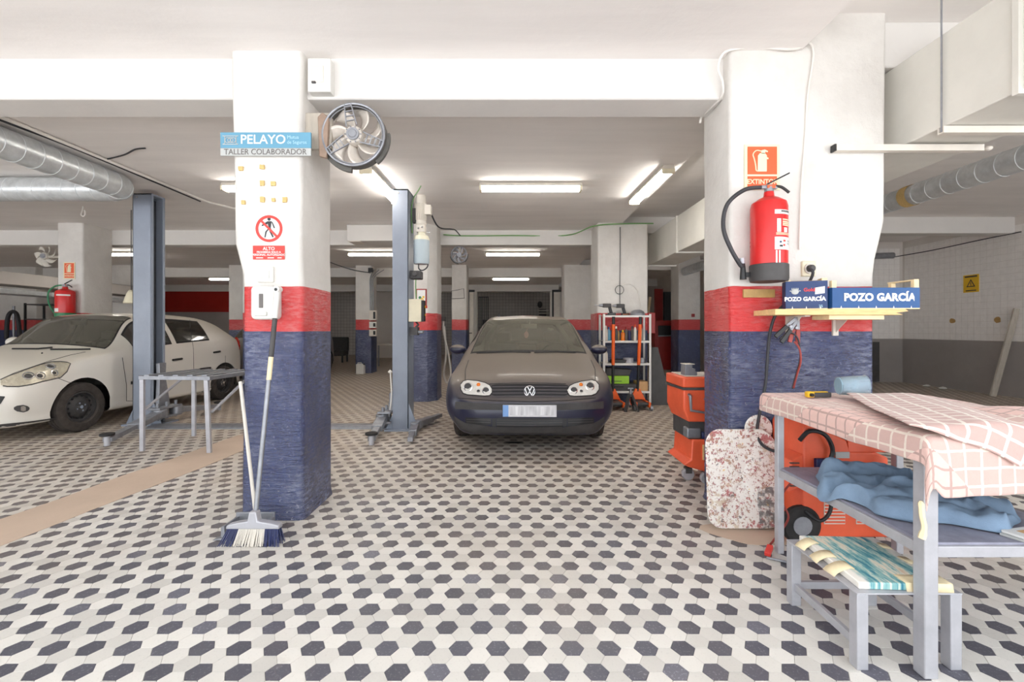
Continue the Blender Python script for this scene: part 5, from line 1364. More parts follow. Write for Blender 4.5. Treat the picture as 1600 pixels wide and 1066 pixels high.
# things on the bench
bt_z = BT + .035
tl = thing('utility_tool', 'yellow and black hand tool lying at the back of the bench', 'tool', (1.635, 2.46, bt_z - .012)); FRAME = WORLD[tl] @ Matrix.Rotation(R(4), 4, 'Z')
b = MB('sign_yellow'); b.box(-.068, -.03, -.016, .016, 0, .032); b.build('head', tl, bevel=.007)
b = MB('black_plastic'); b.lathe([(.009, -.018), (.009, .018)], (-.052, -.01, .016), Y_, 12); b.build('dial', tl)
b = MB('dark_grey'); b.box(-.03, .066, -.013, .013, .0, .026); b.build('handle', tl, bevel=.005)
b = MB('sign_yellow'); b.box(-.03, .05, -.009, .009, .026, .031); b.build('slider', tl, bevel=.003)
FRAME = Matrix.Identity(4)
cp = thing('plastic_cup', 'clear pale blue plastic cup lying on its side on the bench', 'cup', (1.785, 2.40, bt_z - .01))
b = MB('cup_glass'); b.lathe([(.002, .0), (.044, .0), (.047, .004), (.054, .125), (.057, .128), (.0545, .130), (.051, .126), (.044, .008), (.002, .005)], (1.725, 2.44, bt_z + .052), Vector((1, -.20, .03)), 32, False); b.build('wall', cp)
b = MB('sign_blue_pale'); b.lathe([(.0005, .002), (.043, .002), (.043, .0045), (.0005, .0045)], (1.725, 2.44, bt_z + .052), Vector((1, -.20, .03)), 28, False); b.build('bottom', cp)

# blue overalls bundled on the lower shelf
mat('denim', srgb(126, 148, 172), .9, var=.12, vs=9, bump=.25, bs=240, spec=.15)
ROLLS = [((1.50, 2.22), (1.80, 2.12), .055, .075), ((1.62, 2.32), (1.86, 2.20), .06, .10), ((1.50, 2.06), (1.84, 1.86), .055, .070), ((1.56, 1.92), (1.90, 1.76), .05, .055), ((1.72, 2.05), (1.98, 2.0), .06, .085), ((1.84, 1.82), (2.08, 1.76), .045, .05), ((1.90, 1.95), (2.12, 1.86), .05, .055), ((1.46, 2.30), (1.62, 2.38), .045, .055)]
def heap(x, y):
    h = 0
    for (p, q, wd, ht_) in ROLLS:
        p, q = Vector(p), Vector(q); d = q - p; t_ = max(0, min(1, (Vector((x, y)) - p).dot(d) / d.length_squared)); dist = (Vector((x, y)) - (p + d * t_)).length
        h = max(h, ht_ * math.sqrt(max(0, 1 - (dist / (wd * 1.25)) ** 2)))
    wx = x + .05 * noise.noise(Vector((x * 6, y * 6, 2.0))); wy = y + .05 * noise.noise(Vector((x * 6, y * 6, 9.0)))
    n_ = noise.noise(Vector((wx * 11, wy * 7, 1.3))); rd = 1 - abs(noise.noise(Vector((wx * 13 + wy * 10, wy * 14 - wx * 5, 7.0)))) * 2; r2 = 1 - abs(noise.noise(Vector((wx * 9 - wy * 16, wy * 8, 4.0)))) * 2
    return max(0, h * (.80 + .26 * n_ + .22 * rd + .16 * r2))
b = MB('denim')
def hp_(u, v):
    # outline of the bundle, ragged; the left hem sags over the rail
    th = v * 2 * PI; rx = .345 * (1 + .10 * math.sin(3 * th + 1) + .07 * math.sin(7 * th)); ry = .335 * (1 + .10 * math.sin(4 * th) + .06 * math.sin(9 * th + 2))
    x, y = 1.79 + rx * u * math.cos(th), 2.08 + ry * u * math.sin(th)
    z = BS + .006 + heap(x, y) * (1 - sstep(.93, 1.0, u)) + .010 * (1 - u)
    if x < BX0 - .008: z -= (BX0 - .008 - x) * 1.2
    if y < 1.70: y = 1.70 + (y - 1.70) * .2
    return Vector((x, y, z))
b.grid(hp_, [.001] + [i / 56 for i in range(1, 57)], [j / 170 for j in range(171)])
tag(b.build('overalls', None, smooth=180, sub=1, weld=True), 'crumpled sky blue work overalls bundled on the lower bench shelf', 'clothing')
for k, (dx, rz, m) in enumerate(((0, .35, 'sign_grey'), (.012, .22, 'sign_white'))):
    c = Vector((1.965 + dx, 1.705 - .012 * k, BS + .001 + k * .0085)); b = MB(m, 'tan_card', 'sign_red'); xf = Matrix.Translation(c) @ Matrix.Rotation(rz, 4, 'Z')
    b.box(-.14, .14, -.06, .06, 0, .008, xf); b.slot(1).box(-.10, .02, -.05, .04, .0078, .0086, xf); b.slot(2).box(.03, .11, -.055, -.03, .0078, .0086, xf)
    tag(b.build('magazine', None, bevel=.001), ('folded grey magazine at the bottom of the two on the bench shelf', 'pale magazine with a red corner, on top of the other on the bench shelf')[k], 'magazine', 'magazines on the bench shelf')

# ------------------------------------------------------------------ low stool with a taped, paint-smeared board
sl = thing('low_stool', 'low grey steel stool frame standing under the front of the bench', 'stool', (1.44, 1.89, 0))
SX0, SX1, SY0, SY1, SH = 1.275, 1.615, 1.695, 2.085, .275
for x, y in ((SX0, SY0), (SX1, SY0), (SX0, SY1), (SX1, SY1)):
    b = MB('steel_light'); b.box(x - .021, x + .021, y - .021, y + .021, 0, SH); b.build('leg', sl, bevel=.003)
for p, q in (((SX0, SY0), (SX0, SY1)), ((SX1, SY0), (SX1, SY1)), ((SX0, SY1), (SX1, SY1))):
    b = MB('steel_light'); b.bar((*p, .085), (*q, .085), .018, .032); b.build('stretcher', sl, bevel=.002)
b = MB('steel_light'); b.box(SX0 - .022, SX1 + .022, SY0 - .022, SY1 + .022, SH, SH + .006); b.build('top_sheet', sl, bevel=.002)
t = NT('smeared_paint'); v = t.mapped('Object', (3.2, 1.0, 1)); mp = t.n('ShaderNodeMapping'); t.l(t.co('Object'), mp.inputs[0]); mp.inputs['Rotation'].default_value = (0, 0, R(12)); mp.inputs['Scale'].default_value = (26, 5, 1)
f = t.noise(mp.outputs[0], 1.0, 5, .7); x, y, z = t.sep(t.co('Object'))
c = t.ramp(f, [(.30, srgb(36, 88, 124)), (.42, srgb(74, 146, 160)), (.50, srgb(150, 190, 186)), (.58, srgb(232, 224, 206)), (.75, srgb(214, 176, 140))])
edge = t.math('ADD', t.math('ABSOLUTE', t.math('ADD', x, -.0)), t.math('MULTIPLY', t.noise(t.co('Object'), 12, 3), .07))
c = t.mix(t.ramp(edge, [(.155, 0.0), (.175, 1.0)]), c, srgb(238, 234, 226)); t.col(c); t.rough(.6); t.bump(f, .3, .004); MATS['smeared_paint'] = t.m
bd = thing('paint_board', 'paint-smeared board edged with masking tape lying on the low stool', 'board', (1.455, 1.89, SH + .006))
FRAME = Matrix.Translation((1.455, 1.885, SH + .0065)) @ Matrix.Rotation(R(-3), 4, 'Z')
b = MB('smeared_paint'); b.box(-.165, .160, -.195, .195, 0, .026); b.build('panel', bd, bevel=.004)
for (x, y, w_, h_, a) in ((-.165, .13, .07, .055, 8), (-.165, .02, .075, .06, -6), (-.16, -.075, .08, .06, 4), (.155, .10, .06, .05, -10), (.155, -.02, .06, .06, 5)):
    b = MB('masking_tape'); m4 = Matrix.Translation((x, y, .0275)) @ Matrix.Rotation(R(a), 4, 'Z')
    sgx = -1 if x < 0 else 1
    b.grid(lambda u, v: m4 @ Vector((sgx * (u - .5) * w_ * (1 + .1 * v), (v - .5) * h_ + .004 * math.sin(u * 9), .0012 - max(0, (u - .55)) * .07)), [i / 6 for i in range(7)], [0, .5, 1]); b.build('tape_strip', bd, solid=.0015)
b = MB('masking_tape'); b.grid(lambda u, v: Vector((.0 + .165 * u, -.135 - .065 * v, .0278 - (.03 * max(0, v - .9) / .1))), [i / 8 for i in range(9)], [0, .3, .6, .9, 1.0]); b.build('tape_sheet', bd, solid=.0015)
FRAME = Matrix.Identity(4)

# ------------------------------------------------------------------ orange welding machine behind the bench
wm = thing('welding_machine', 'orange wheeled welding machine with louvred side, behind the bench', 'machine', (1.90, 2.78, 0))
b = MB('machine_orange'); b.prism([(1.68, .04), (2.17, .04), (2.17, .50), (2.10, .53), (1.95, .53), (1.93, .60), (1.80, .66), (1.70, .70), (1.68, .66), (1.68, .10)], (0, 2.655, 0), X_, Z_, (0, .325, 0)); b.build('casing', wm, bevel=.010)
for x0 in (1.80, 1.985):
    b = MB('old_white'); b.box(x0 - .004, x0 + .116, 2.650, 2.657, .12, .28); pnl = b.build('louvre_panel', wm)
    for k in range(8): b = MB('machine_orange'); b.box(x0, x0 + .112, 2.645, 2.652, .128 + k * .019, .1375 + k * .019); b.build('louvre', pnl)
b = MB('machine_orange'); b.box(1.94, 2.17, 2.66, 2.675, .53, .64); b.box(1.94, 2.17, 2.96, 2.975, .53, .64); b.box(2.15, 2.17, 2.66, 2.975, .53, .64); b.build('tray_rim', wm, bevel=.004)
b = MB('dark_grey'); b.box(1.95, 2.15, 2.68, 2.96, .525, .60); b.build('tray_contents', wm, bevel=.03)
b = MB('sign_grey'); b.box(1.86, 1.94, 2.648, 2.656, .50, .535); b.build('rating_plate', wm)
b = MB('blue_dark'); b.box(1.74, 1.82, 2.63, 2.66, .40, .50); b.build('socket_block', wm, bevel=.005)
b = MB('black_plastic'); b.tube(spline([(1.66, 2.66, .60), (1.70, 2.63, .66), (1.78, 2.62, .64), (1.83, 2.63, .55), (1.80, 2.63, .46)], 6), .012, 8); b.tube(spline([(1.68, 2.64, .20), (1.74, 2.60, .16), (1.80, 2.60, .24), (1.78, 2.63, .42)], 6), .010, 8); b.build('cable', wm)
b = MB('machine_orange'); b.prism([(1.60, .30), (1.68, .34), (1.68, .52), (1.62, .48)], (0, 2.66, 0), X_, Z_, (0, .14, 0)); b.build('side_vent', wm, bevel=.004)
for k in range(7): b = MB('dark_grey'); b.box(1.602, 1.655, 2.652, 2.662, .335 + k * .022, .341 + k * .022); b.build('vent_slat', wm)
for y in (2.66, 2.945):
    b = MB('black_rubber', 'steel'); b.lathe([(.055, -.02), (.10, -.022), (.112, -.012), (.112, .012), (.10, .022), (.055, .02)], (1.665, y, .113), Y_, 28); b.slot(1).lathe([(.054, -.024), (.054, .024)], (1.665, y, .113), Y_, 18); b.build('wheel', wm)
for y in (2.70, 2.93):
    b = MB('black_rubber'); b.lathe([(.022, -.012), (.022, .012)], (2.10, y, .022), Y_, 14); b.build('castor', wm)
b = MB('cable_red'); b.tube(spline([(1.66, 2.62, .42), (1.58, 2.60, .38), (1.53, 2.62, .28), (1.56, 2.60, .18), (1.52, 2.64, .06), (1.44, 2.57, .04)], 6), .006, 6); b.build('earth_lead', wm)
b = MB('sign_red', 'steel'); b.bar((1.435, 2.56, .035), (1.385, 2.50, .018), .03, .025); b.slot(1).bar((1.375, 2.49, .008), (1.455, 2.44, .008), .014, .012); tag(b.build('earth_clamp', None, bevel=.004), 'red earth clamp lying on the floor by the bench leg', 'clamp')

# ------------------------------------------------------------------ paint-splattered panel and disc leaning on the pillar
t = NT('splattered'); p = t.co('Object'); c = srgb(232, 228, 222)
for sc, th, cc, seed in ((16, .585, srgb(168, 70, 72), 0), (30, .575, srgb(170, 132, 108), 3), (9, .60, srgb(206, 190, 168), 7), (11, .665, srgb(226, 184, 90), 11), (42, .595, srgb(140, 58, 62), 5), (24, .63, srgb(110, 104, 104), 9)):
    mp = t.n('ShaderNodeMapping'); t.l(p, mp.inputs[0]); mp.inputs['Location'].default_value = (seed, seed * .7, seed * .3)
    m_ = t.math('MULTIPLY', t.ramp(t.noise(mp.outputs[0], sc, 4, .75), [(th - .02, 0.0), (th + .02, 1.0)]), .85); c = t.mix(m_, c, cc)
x, y, z = t.sep(p); dk = t.math('MULTIPLY', t.math('LESS_THAN', t.math('ADD', z, t.math('MULTIPLY', t.noise(p, 9, 3), .05)), .27), t.math('GREATER_THAN', t.math('ADD', x, t.math('MULTIPLY', t.noise(p, 7, 3), .06)), .12))
c = t.mix(t.math('MULTIPLY', dk, t.ramp(t.noise(p, 30, 4), [(.45, .9), (.6, .1)])), c, srgb(104, 102, 102)); t.col(c); t.rough(.5); t.bump(t.noise(p, 40, 4), .2, .004); MATS['splattered'] = t.m
b = MB('splattered'); o_ = Vector((1.437, 2.885, .31)); ua = X_; ub = Vector((0, .09 / .61, 1)).normalized(); nn = Vector((0, -1, .1)).normalized()
out = [(q[0] * (1 - .04 * (q[1] / .3)), q[1]) for q in rrect(.455, .60, .10, 8)]
def shell(s_, d_): return [o_ + ua * (a * s_) + ub * (c * s_) + nn * (d_ + .02 * ((a / .25) ** 2)) for a, c in out]
b.rings([[o_ + nn * -.0 + (v - o_) * 0 for v in shell(1, 0)][0:0] or shell(1, 0), shell(.985, .006), shell(.6, -.004), shell(.02, -.008)], False); b.rings([shell(1, 0), shell(.985, -.008), shell(.6, -.016), shell(.02, -.02)], False)
tag(b.build('splattered_sheet', None, smooth=50), 'rounded white plastic sheet covered in paint splatter, leaning on the wide pillar', 'sheet')
b = MB('splattered', 'wood_grey'); b.lathe([(.0, 0), (.085, 0), (.09, .008), (.085, .016), (0, .016)], (1.585, 2.972, .60), Vector((0, -1, .06)), 32); tag(b.build('splattered_disc', None, smooth=40), 'paint-splattered round disc propped behind the rounded white sheet', 'disc')

# ------------------------------------------------------------------ orange tool trolley behind the wide pillar
tr = thing('tool_trolley', 'orange rolling tool trolley peeking out behind the wide near pillar', 'trolley', (1.70, 3.85, 0))
TX0, TX1, TY0, TY1 = 1.37, 2.0, 3.68, 4.08
b = MB('machine_orange'); b.prism([(TX0, .60), (TX0 + .04, .50), (TX1, .50), (TX1, .76), (TX0, .76)], (0, TY0, 0), X_, Z_, (0, TY1 - TY0, 0)); b.build('upper_box', tr, bevel=.012)
b = MB('machine_orange'); b.box(TX0 - .008, TX1, TY0 - .01, TY1, .775, .86); b.build('lid', tr, bevel=.012)
b = MB('dark_grey'); b.box(TX0 - .01, TX1, TY0 - .012, TY1, .757, .776); b.build('lid_gasket', tr)
b = MB('old_white'); b.box(TX0 + .03, TX1 - .03, TY0 + .03, TY1 - .03, .86, .868); b.build('lid_tray', tr, bevel=.003)
b = MB('steel'); b.tube([(TX0 + .04, TY0 - .005, .72), (TX0 + .04, TY0 - .035, .715), (TX0 + .045, TY0 - .04, .60), (TX0 + .17, TY0 - .04, .58), (TX0 + .17, TY0 - .035, .68), (TX0 + .17, TY0 - .005, .685)], .012, 8); b.build('handle', tr)
b = MB('dark_grey'); b.box(TX0 + .05, TX1 - .05, TY0 + .02, TY1 - .02, .36, .50); b.build('middle_bay', tr)
b = MB('steel', 'blue_dark'); b.box(TX0 + .03, TX0 + .14, TY0, TY0 + .10, .37, .45); b.slot(1).box(TX0 + .15, TX0 + .26, TY0 + .0, TY0 + .10, .365, .42); b.build('tray_tools', tr, bevel=.01)
b = MB('machine_orange'); b.prism([(TX0 + .04, .14), (TX0 + .0, .16), (TX0 + .06, .20), (TX0 + .07, .36), (TX1, .36), (TX1, .10), (TX0 + .18, .10)], (0, TY0, 0), X_, Z_, (0, TY1 - TY0, 0)); b.build('lower_bin', tr, bevel=.010)
b = MB('wood'); b.box(TX0 + .15, TX0 + .27, TY0 - .012, TY0, .20, .32); b.build('side_label', tr)
for x, y in ((TX0 + .08, TY0 + .12), (TX0 + .19, TY0 + .02), (TX1 - .05, TY0 + .04), (TX1 - .05, TY1 - .05)):
    b = MB('steel_light', 'dark_grey'); b.lathe([(.02, -.02), (.045, -.02), (.05, -.012), (.05, .012), (.045, .02), (.02, .02)], (x, y, .05), Y_, 18); b.slot(1).box(x - .025, x + .025, y - .028, y + .028, .06, .105); b.build('castor', tr)
b = MB('steel', 'old_white'); b.prism([(0, 0), (.10, 0), (.10, .03), (.085, .03), (.085, .055), (.06, .055), (.06, .09), (.005, .09)], (TX0 + .03, TY0 + .05, .868), X_, Z_, (0, .10, 0)); b.slot(1).box(TX0 + .03, TX0 + .11, TY0 + .045, TY0 + .155, .955, .962)
tag(b.build('parts_bin', None, bevel=.003), 'small grey stepped parts bin on top of the orange trolley', 'bin')
# ------------------------------------------------------------------ fluorescent ceiling battens
LAMP = 12.5
t = NT('lit_diffuser'); t.col(srgb(240, 238, 232)); t.b.inputs['Emission Color'].default_value = (1.0, 0.95, 0.88, 1); t.b.inputs['Emission Strength'].default_value = LAMP; MATS['lit_diffuser'] = t.m
def batten(label, x0, x1, y0, y1, ztop=CL):
    g = thing('ceiling_light', label, 'light', ((x0 + x1) / 2, (y0 + y1) / 2, ztop - .10), 0, 'fluorescent ceiling lights')
    p, q = Vector((x0, y0, 0)), Vector((x1, y1, 0)); d = (q - p).normalized(); sd = Vector((-d.y, d.x, 0)); L = (q - p).length
    b = MB('lamp_body'); b.prism([(-.07, 0), (.07, 0), (.055, .045), (-.055, .045)], p + Vector((0, 0, ztop - .05)), sd, Z_, d * L); b.build('housing', g, bevel=.003)
    b = MB('lit_diffuser'); b.prism([(-.045, -.0), (.045, -.0), (.06, .03), (.06, .042), (-.06, .042), (-.06, .03)], p + d * .02 + Vector((0, 0, ztop - .095)), sd, Z_, d * (L - .04)); b.build('diffuser', g, bevel=.004)
    for s_ in (p, q - d * .025):
        b = MB('cream_plastic'); b.prism([(-.068, -.003), (.068, -.003), (.072, .048), (-.072, .048)], s_ + Vector((0, 0, ztop - .098)), sd, Z_, d * .025); b.build('end_cap', g, bevel=.002)
batten('fluorescent light across the ceiling right above the dark hatchback', -.40, .86, 5.72, 5.72)
batten('fluorescent light running away behind the right lift post and below the fan', -1.61, -1.58, 5.06, 6.32)
batten('fluorescent light running away along the ceiling beside the wide near pillar', 1.72, 1.68, 5.05, 6.35)
batten('fluorescent light mostly hidden behind the near nameplate pillar', -3.58, -2.32, 5.72, 5.72)
batten('fluorescent light beyond the second beam, above the hatchback roof', -.62, .66, 10.75, 10.75)
batten('fluorescent light beyond the second beam, left of the right lift post', -3.82, -2.55, 10.75, 10.75)
batten('fluorescent light beyond the second beam, beside the small extinguisher pillar', -9.6, -8.35, 10.75, 10.75)
batten('fluorescent light beyond the third beam, in front of the rear opening', -.68, .6, 16.0, 16.0)
batten('fluorescent light beyond the third beam, in front of the red rear wall', -10.5, -9.2, 16.0, 16.0)

# ------------------------------------------------------------------ second-row fittings
b = MB('beam_paint', 'old_white'); b.box(-2.85, -2.0, 7.95, 8.43, 2.77, 3.05); b.slot(1).box(-2.83, -2.62, 7.945, 8.2, 2.755, 2.775)
tag(b.build('beam_box', None, bevel=.012), 'white boxed casing fixed to the second beam, left of the lift motor', 'box')
b = MB('cable_green'); b.tube(spline([(-1.25, 8.40, 2.97), (-.9, 8.405, 2.95), (0, 8.405, 2.955), (1.0, 8.405, 2.96), (1.40, 7.83, 3.0), (1.9, 7.82, 3.035), (2.4, 7.82, 3.04)], 8), .011, 6)
tag(b.build('green_cable'), 'long green cable strung along the second beam to the shelf rack pillar', 'cable')
radiator_fan('radiator_fan', 'small round fan beyond the second beam, left of the hatchback roof', (-.98, 8.55, 2.625), .15, 'steel_light', False, (-1.0, -.96, 8.56, 8.59, 2.64, 2.79))
radiator_fan('radiator_fan', 'bare fan wheel on an arm beside the small extinguisher pillar', (-8.72, 8.6, 2.61), .22, 'old_white', False, (-8.7, -7.74, 8.61, 8.65, 2.575, 2.62), 7, False)
pf = thing('picture_frame', 'small dark red framed picture on the pillar behind the lift control box', 'picture', P(661, 480, 7.9))
b = MB('machine_red'); a, c = P(650, 451.5, 7.9), P(666.5, 478, 7.9)
b.prism([(a.x, c.z), (c.x, c.z), (c.x, a.z), (a.x, a.z)], (0, 7.895, 0), X_, Z_, (0, .03, 0)); b.build('frame', pf, bevel=.004)
b = MB('sign_white', 'sign_yellow', 'sign_orange', 'green_plastic'); b.box(a.x + .02, c.x - .02, 7.889, 7.9, c.z + .02, a.z - .02)
for k, (u, v, s_) in enumerate(((.10, .10, .035), (.12, .07, .03), (.07, .14, .025), (.13, .15, .02), (.06, .08, .02))): b.slot(1 + k % 3).ball((a.x + u, 7.888, c.z + v), s_, .003, s_, 10, 6)
b.build('print', pf)
hz_ = thing('white_hose', 'white hose hanging in loops beside the chamfered pillar', 'hose', (-1.27, 8.75, 0.2))
b = MB('cable_white'); b.tube(spline([(-1.29, 8.72, 1.45), (-1.30, 8.76, 1.2), (-1.22, 8.8, .8), (-1.17, 8.8, .4), (-1.24, 8.8, .22), (-1.30, 8.8, .4), (-1.26, 8.8, .8), (-1.29, 8.78, 1.3)], 7), .018, 8); b.build('loop', hz_)
b = MB('dark_grey'); b.box(-1.315, -1.25, 8.54, 8.72, 1.40, 1.48); b.build('hook', hz_)

# ------------------------------------------------------------------ white shelf rack, jacks
RX0, RX1, RY0, RY1 = 1.465, 2.245, 7.42, 7.80
SZ = (1.468, 1.058, .694, .246)
rk = thing('shelf_rack', 'white metal shelf rack full of workshop supplies against the pillar', 'shelf', (1.85, 7.6, 0))
for x in (RX0, RX1 - .035):
    for y in (RY0, RY1 - .035):
        b = MB('white_plastic'); b.box(x, x + .035, y, y + .004, 0, 1.49); b.box(x, x + .004, y, y + .035, 0, 1.49) if x == RX0 else b.box(x + .031, x + .035, y, y + .035, 0, 1.49); b.build('upright', rk)
for z in SZ:
    b = MB('white_plastic'); b.box(RX0 + .005, RX1 - .005, RY0 + .006, RY1 - .005, z - .004, z); b.box(RX0 + .036, RX1 - .036, RY0 - .002, RY0 + .006, z - .032, z); b.build('shelf', rk)
for i, (px, r, h, m, cap, lab) in enumerate(((946, .034, .24, 'old_white', 'old_white', 'white bottle at the left end'), (951.5, .034, .22, 'sign_blue', 'crate_blue', 'bright blue spray bottle'), (962, .030, .23, 'dark_grey', 'white_plastic', 'dark can with a white lid'), (966, .03, .19, 'gold_label', 'sign_red', 'brown tin with a red lid'),
        (972.5, .034, .17, 'amber', 'sign_yellow', 'amber bottle with yellow cap'), (979, .026, .22, 'ink_grey', 'machine_red', 'grey can with a red cap'), (983, .022, .20, 'blue_dark', 'machine_red', 'navy tube with red tip'), (988.5, .028, .23, 'ink_grey', 'dark_grey', 'plain grey can'), (991.5, .025, .26, 'old_white', 'sign_orange', 'tall white tube with orange cap'), (1002, .030, .26, 'wood_grey', 'dark_grey', 'tall greyish canister at the right end'))):
    x = (px - 800) / FOC * 7.55; c = Vector((x, 7.52 + .05 * (i % 2), SZ[1]))
    g = thing('bottle', lab + ', on the second shelf of the white rack', 'bottle', c, 0, 'bottles on the shelf rack')
    b = MB(m); b.lathe([(r * .9, 0), (r, .008), (r, h * .66), (r * .8, h * .75), (r * .42, h * .82), (r * .42, h * .86)], c, Z_, 14); b.build('body', g)
    b = MB(cap); b.lathe([(r * .5, h * .855), (r * .5, h), (r * .3, h * 1.02)], c, Z_, 12); b.build('cap', g)
def tin(lab, px, r, h, z, m, y=7.58):
    c = Vector(((px - 800) / FOC * y, y, z)); g = thing('tin', lab, 'tin', c, 0, 'tins on the shelf rack')
    b = MB(m); b.lathe([(r, 0), (r, h), (r * .94, h), (r * .94, h - .01)], c, Z_, 20); b.build('can', g)
    b = MB('steel_light'); b.torus(c + Vector((0, 0, h)), Z_, r * .98, .006, 20, 6); b.build('rim', g)
tin('wide steel tin in the middle of the third rack shelf', 981.5, .085, .075, SZ[2], 'steel_light')
tin('smaller steel tin at the right end of the third rack shelf', 1003, .055, .07, SZ[2], 'steel')
c = Vector(((946.5 - 800) / FOC * 7.5, 7.52, SZ[2])); g = thing('bottle', 'pale green bottle at the left of the third rack shelf', 'bottle', c, 0, 'bottles on the shelf rack')
b = MB('old_white'); b.lathe([(.036, 0), (.038, .01), (.038, .15), (.02, .19), (.015, .22)], c, Z_, 14); b.build('body', g)
b = MB('green_plastic'); b.lathe([(.017, .215), (.017, .24)], c, Z_, 10); b.build('cap', g)
b = MB('black_plastic'); b.prism([(-.13, 0), (.11, 0), (.13, .045), (.04, .06), (-.10, .05)], (1.74, 7.5, SZ[2] + .0), X_, Z_, (0, .2, 0)); tag(b.build('oil_tray', None, bevel=.008), 'black drip tray on the third rack shelf', 'tray')
c = Vector((1.70, 7.45, SZ[3])); g = thing('tool_case', 'long grey tool case on the bottom rack shelf under the lime green box', 'case', c)
b = MB('dark_grey'); b.box(1.50, 2.02, 7.45, 7.72, SZ[3], SZ[3] + .11); b.build('shell', g, bevel=.012)
b = MB('black_plastic'); b.tube([(1.66, 7.45, SZ[3] + .07), (1.66, 7.43, SZ[3] + .07), (1.80, 7.43, SZ[3] + .07), (1.80, 7.45, SZ[3] + .07)], .008, 6); b.build('handle', g)
b = MB('lime_plastic', 'dark_grey'); b.box(1.52, 1.90, 7.47, 7.70, SZ[3] + .112, SZ[3] + .24); b.slot(1).box(1.60, 1.78, 7.465, 7.5, SZ[3] + .15, SZ[3] + .16); tag(b.build('lime_box', None, bevel=.015), 'lime green plastic box on top of the tool case on the rack', 'box')
b = MB('dark_grey'); b.prism([(-.22, 0), (.18, 0), (.22, .10), (-.2, .13)], (1.73, 7.48, SZ[3] + .242), X_, Z_, (0, .2, 0)); tag(b.build('grey_case', None, bevel=.01), 'dark grey case lying on the lime green box', 'case')
b = MB('tan_card'); b.box(1.97, 2.22, 7.46, 7.72, SZ[3] + .001, SZ[3] + .15) if False else b.box(2.03, 2.20, 7.46, 7.72, SZ[3], SZ[3] + .15); tag(b.build('cardboard_box', None, bevel=.003), 'small brown cardboard box at the right of the bottom rack shelf', 'box')
def drill(label, x, flip, m, y=7.56):
    c = Vector((x, y, SZ[0])); g = thing('cordless_drill', label, 'drill', c, 0, 'drills on the rack'); f = -1 if flip else 1
    b = MB('dark_grey'); b.bar(c + Vector((f * -.06, 0, .165)), c + Vector((f * .08, 0, .165)), .06, .065); b.build('motor_body', g, bevel=.012)
    b = MB('black_plastic'); b.bar(c + Vector((f * .055, 0, .14)), c + Vector((f * .085, 0, .03)), .04, .05, up=(1, 0, 0)); b.build('grip', g, bevel=.01)
    b = MB('black_plastic', m); b.box(c.x + f * .09 - .06, c.x + f * .09 + .06, c.y - .04, c.y + .04, c.z, c.z + .045); b.slot(1).box(c.x + f * .09 - .05, c.x + f * .09 + .05, c.y - .042, c.y + .042, c.z + .02, c.z + .03); b.build('battery', g, bevel=.006)
    b = MB('steel'); b.cyl(c + Vector((f * -.06, 0, .168)), c + Vector((f * -.12, 0, .168)), .028, .016, 14); b.cyl(c + Vector((f * -.12, 0, .168)), c + Vector((f * -.19, 0, .172)), .006, n=8); b.build('chuck', g)
drill('cordless drill with a long bit on top of the rack, at its left', 1.545, False, 'steel')
drill('cordless impact driver with orange trim on top of the rack, in the middle', 1.80, False, 'amber', 7.70)
b = MB('steel', 'machine_red'); b.lathe([(.115, 0), (.12, .03), (.10, .07), (.055, .095), (0, .10)], (2.07, 7.60, SZ[0]), Z_, 28); tag(b.build('metal_dome'), 'shallow grey metal dome on the right end of the rack top', 'cover')
b = MB('black_plastic'); b.box(1.52, 1.66, 7.44, 7.50, SZ[0], SZ[0] + .02); tag(b.build('file_strip', None, bevel=.003), 'flat black strip lying in front of the left drill', 'strip')
def floor_jack(label, x, y, lean):
    g = thing('floor_jack', label, 'jack', (x, y, 0), 0, 'orange floor jacks')
    b = MB('tool_orange'); b.box(x - .12, x - .085, y - .12, y + .26, .05, .13); b.box(x + .085, x + .12, y - .12, y + .26, .05, .13); b.prism([(-.12, .13), (.12, .13), (.035, .30), (-.035, .30)], (x, y + .18, 0), X_, Z_, (0, .05, 0)); b.build('side_frames', g, bevel=.006)
    b = MB('dark_grey'); b.box(x - .08, x + .08, y - .06, y + .2, .06, .12); b.cyl((x - .14, y - .08, .10), (x + .14, y - .08, .10), .02, n=10); b.build('ram', g, bevel=.01)
    for dx in (-.125, .125):
        for dy in (-.10, .22): b = MB('steel'); b.lathe([(.045, -.018), (.045, .018)], (x + dx, y + dy, .045), X_, 16); b.build('wheel', g)
    p0, p1 = Vector((x, y + .20, .26)), Vector((x + lean, y + .14, 1.44)); d = p1 - p0
    b = MB('black_plastic'); b.cyl(p0, p0 + d * .36, .022, n=12); b.build('lower_shaft', g)
    b = MB('tool_orange'); b.cyl(p0 + d * .355, p0 + d * .90, .027, n=12); b.build('foam_sleeve', g)
    b = MB('black_plastic'); b.cyl(p0 + d * .90, p1, .024, n=12); b.build('grip', g)
floor_jack('orange trolley jack with upright handle in front of the rack, nearer the hatchback', 1.60, 7.12, .0)
floor_jack('orange trolley jack with slanting handle in front of the right end of the rack', 1.995, 7.12, .03)
g = thing('axle_stand', 'grey axle stand between the two orange jacks', 'stand', (1.80, 7.0, 0))
b = MB('dark_grey')
for dx, dy in ((-.10, -.08), (.10, -.08), (-.08, .1), (.08, .1)): b.bar((1.80 + dx, 7.0 + dy, .0), (1.80 + dx * .2, 7.0 + dy * .2, .26), .05, .012)
b.build('legs', g); b = MB('steel'); b.cyl((1.8, 7.0, .22), (1.8, 7.0, .34), .02, n=10); b.bar((1.76, 7.0, .345), (1.84, 7.0, .345), .03, .02); b.build('ratchet_bar', g)
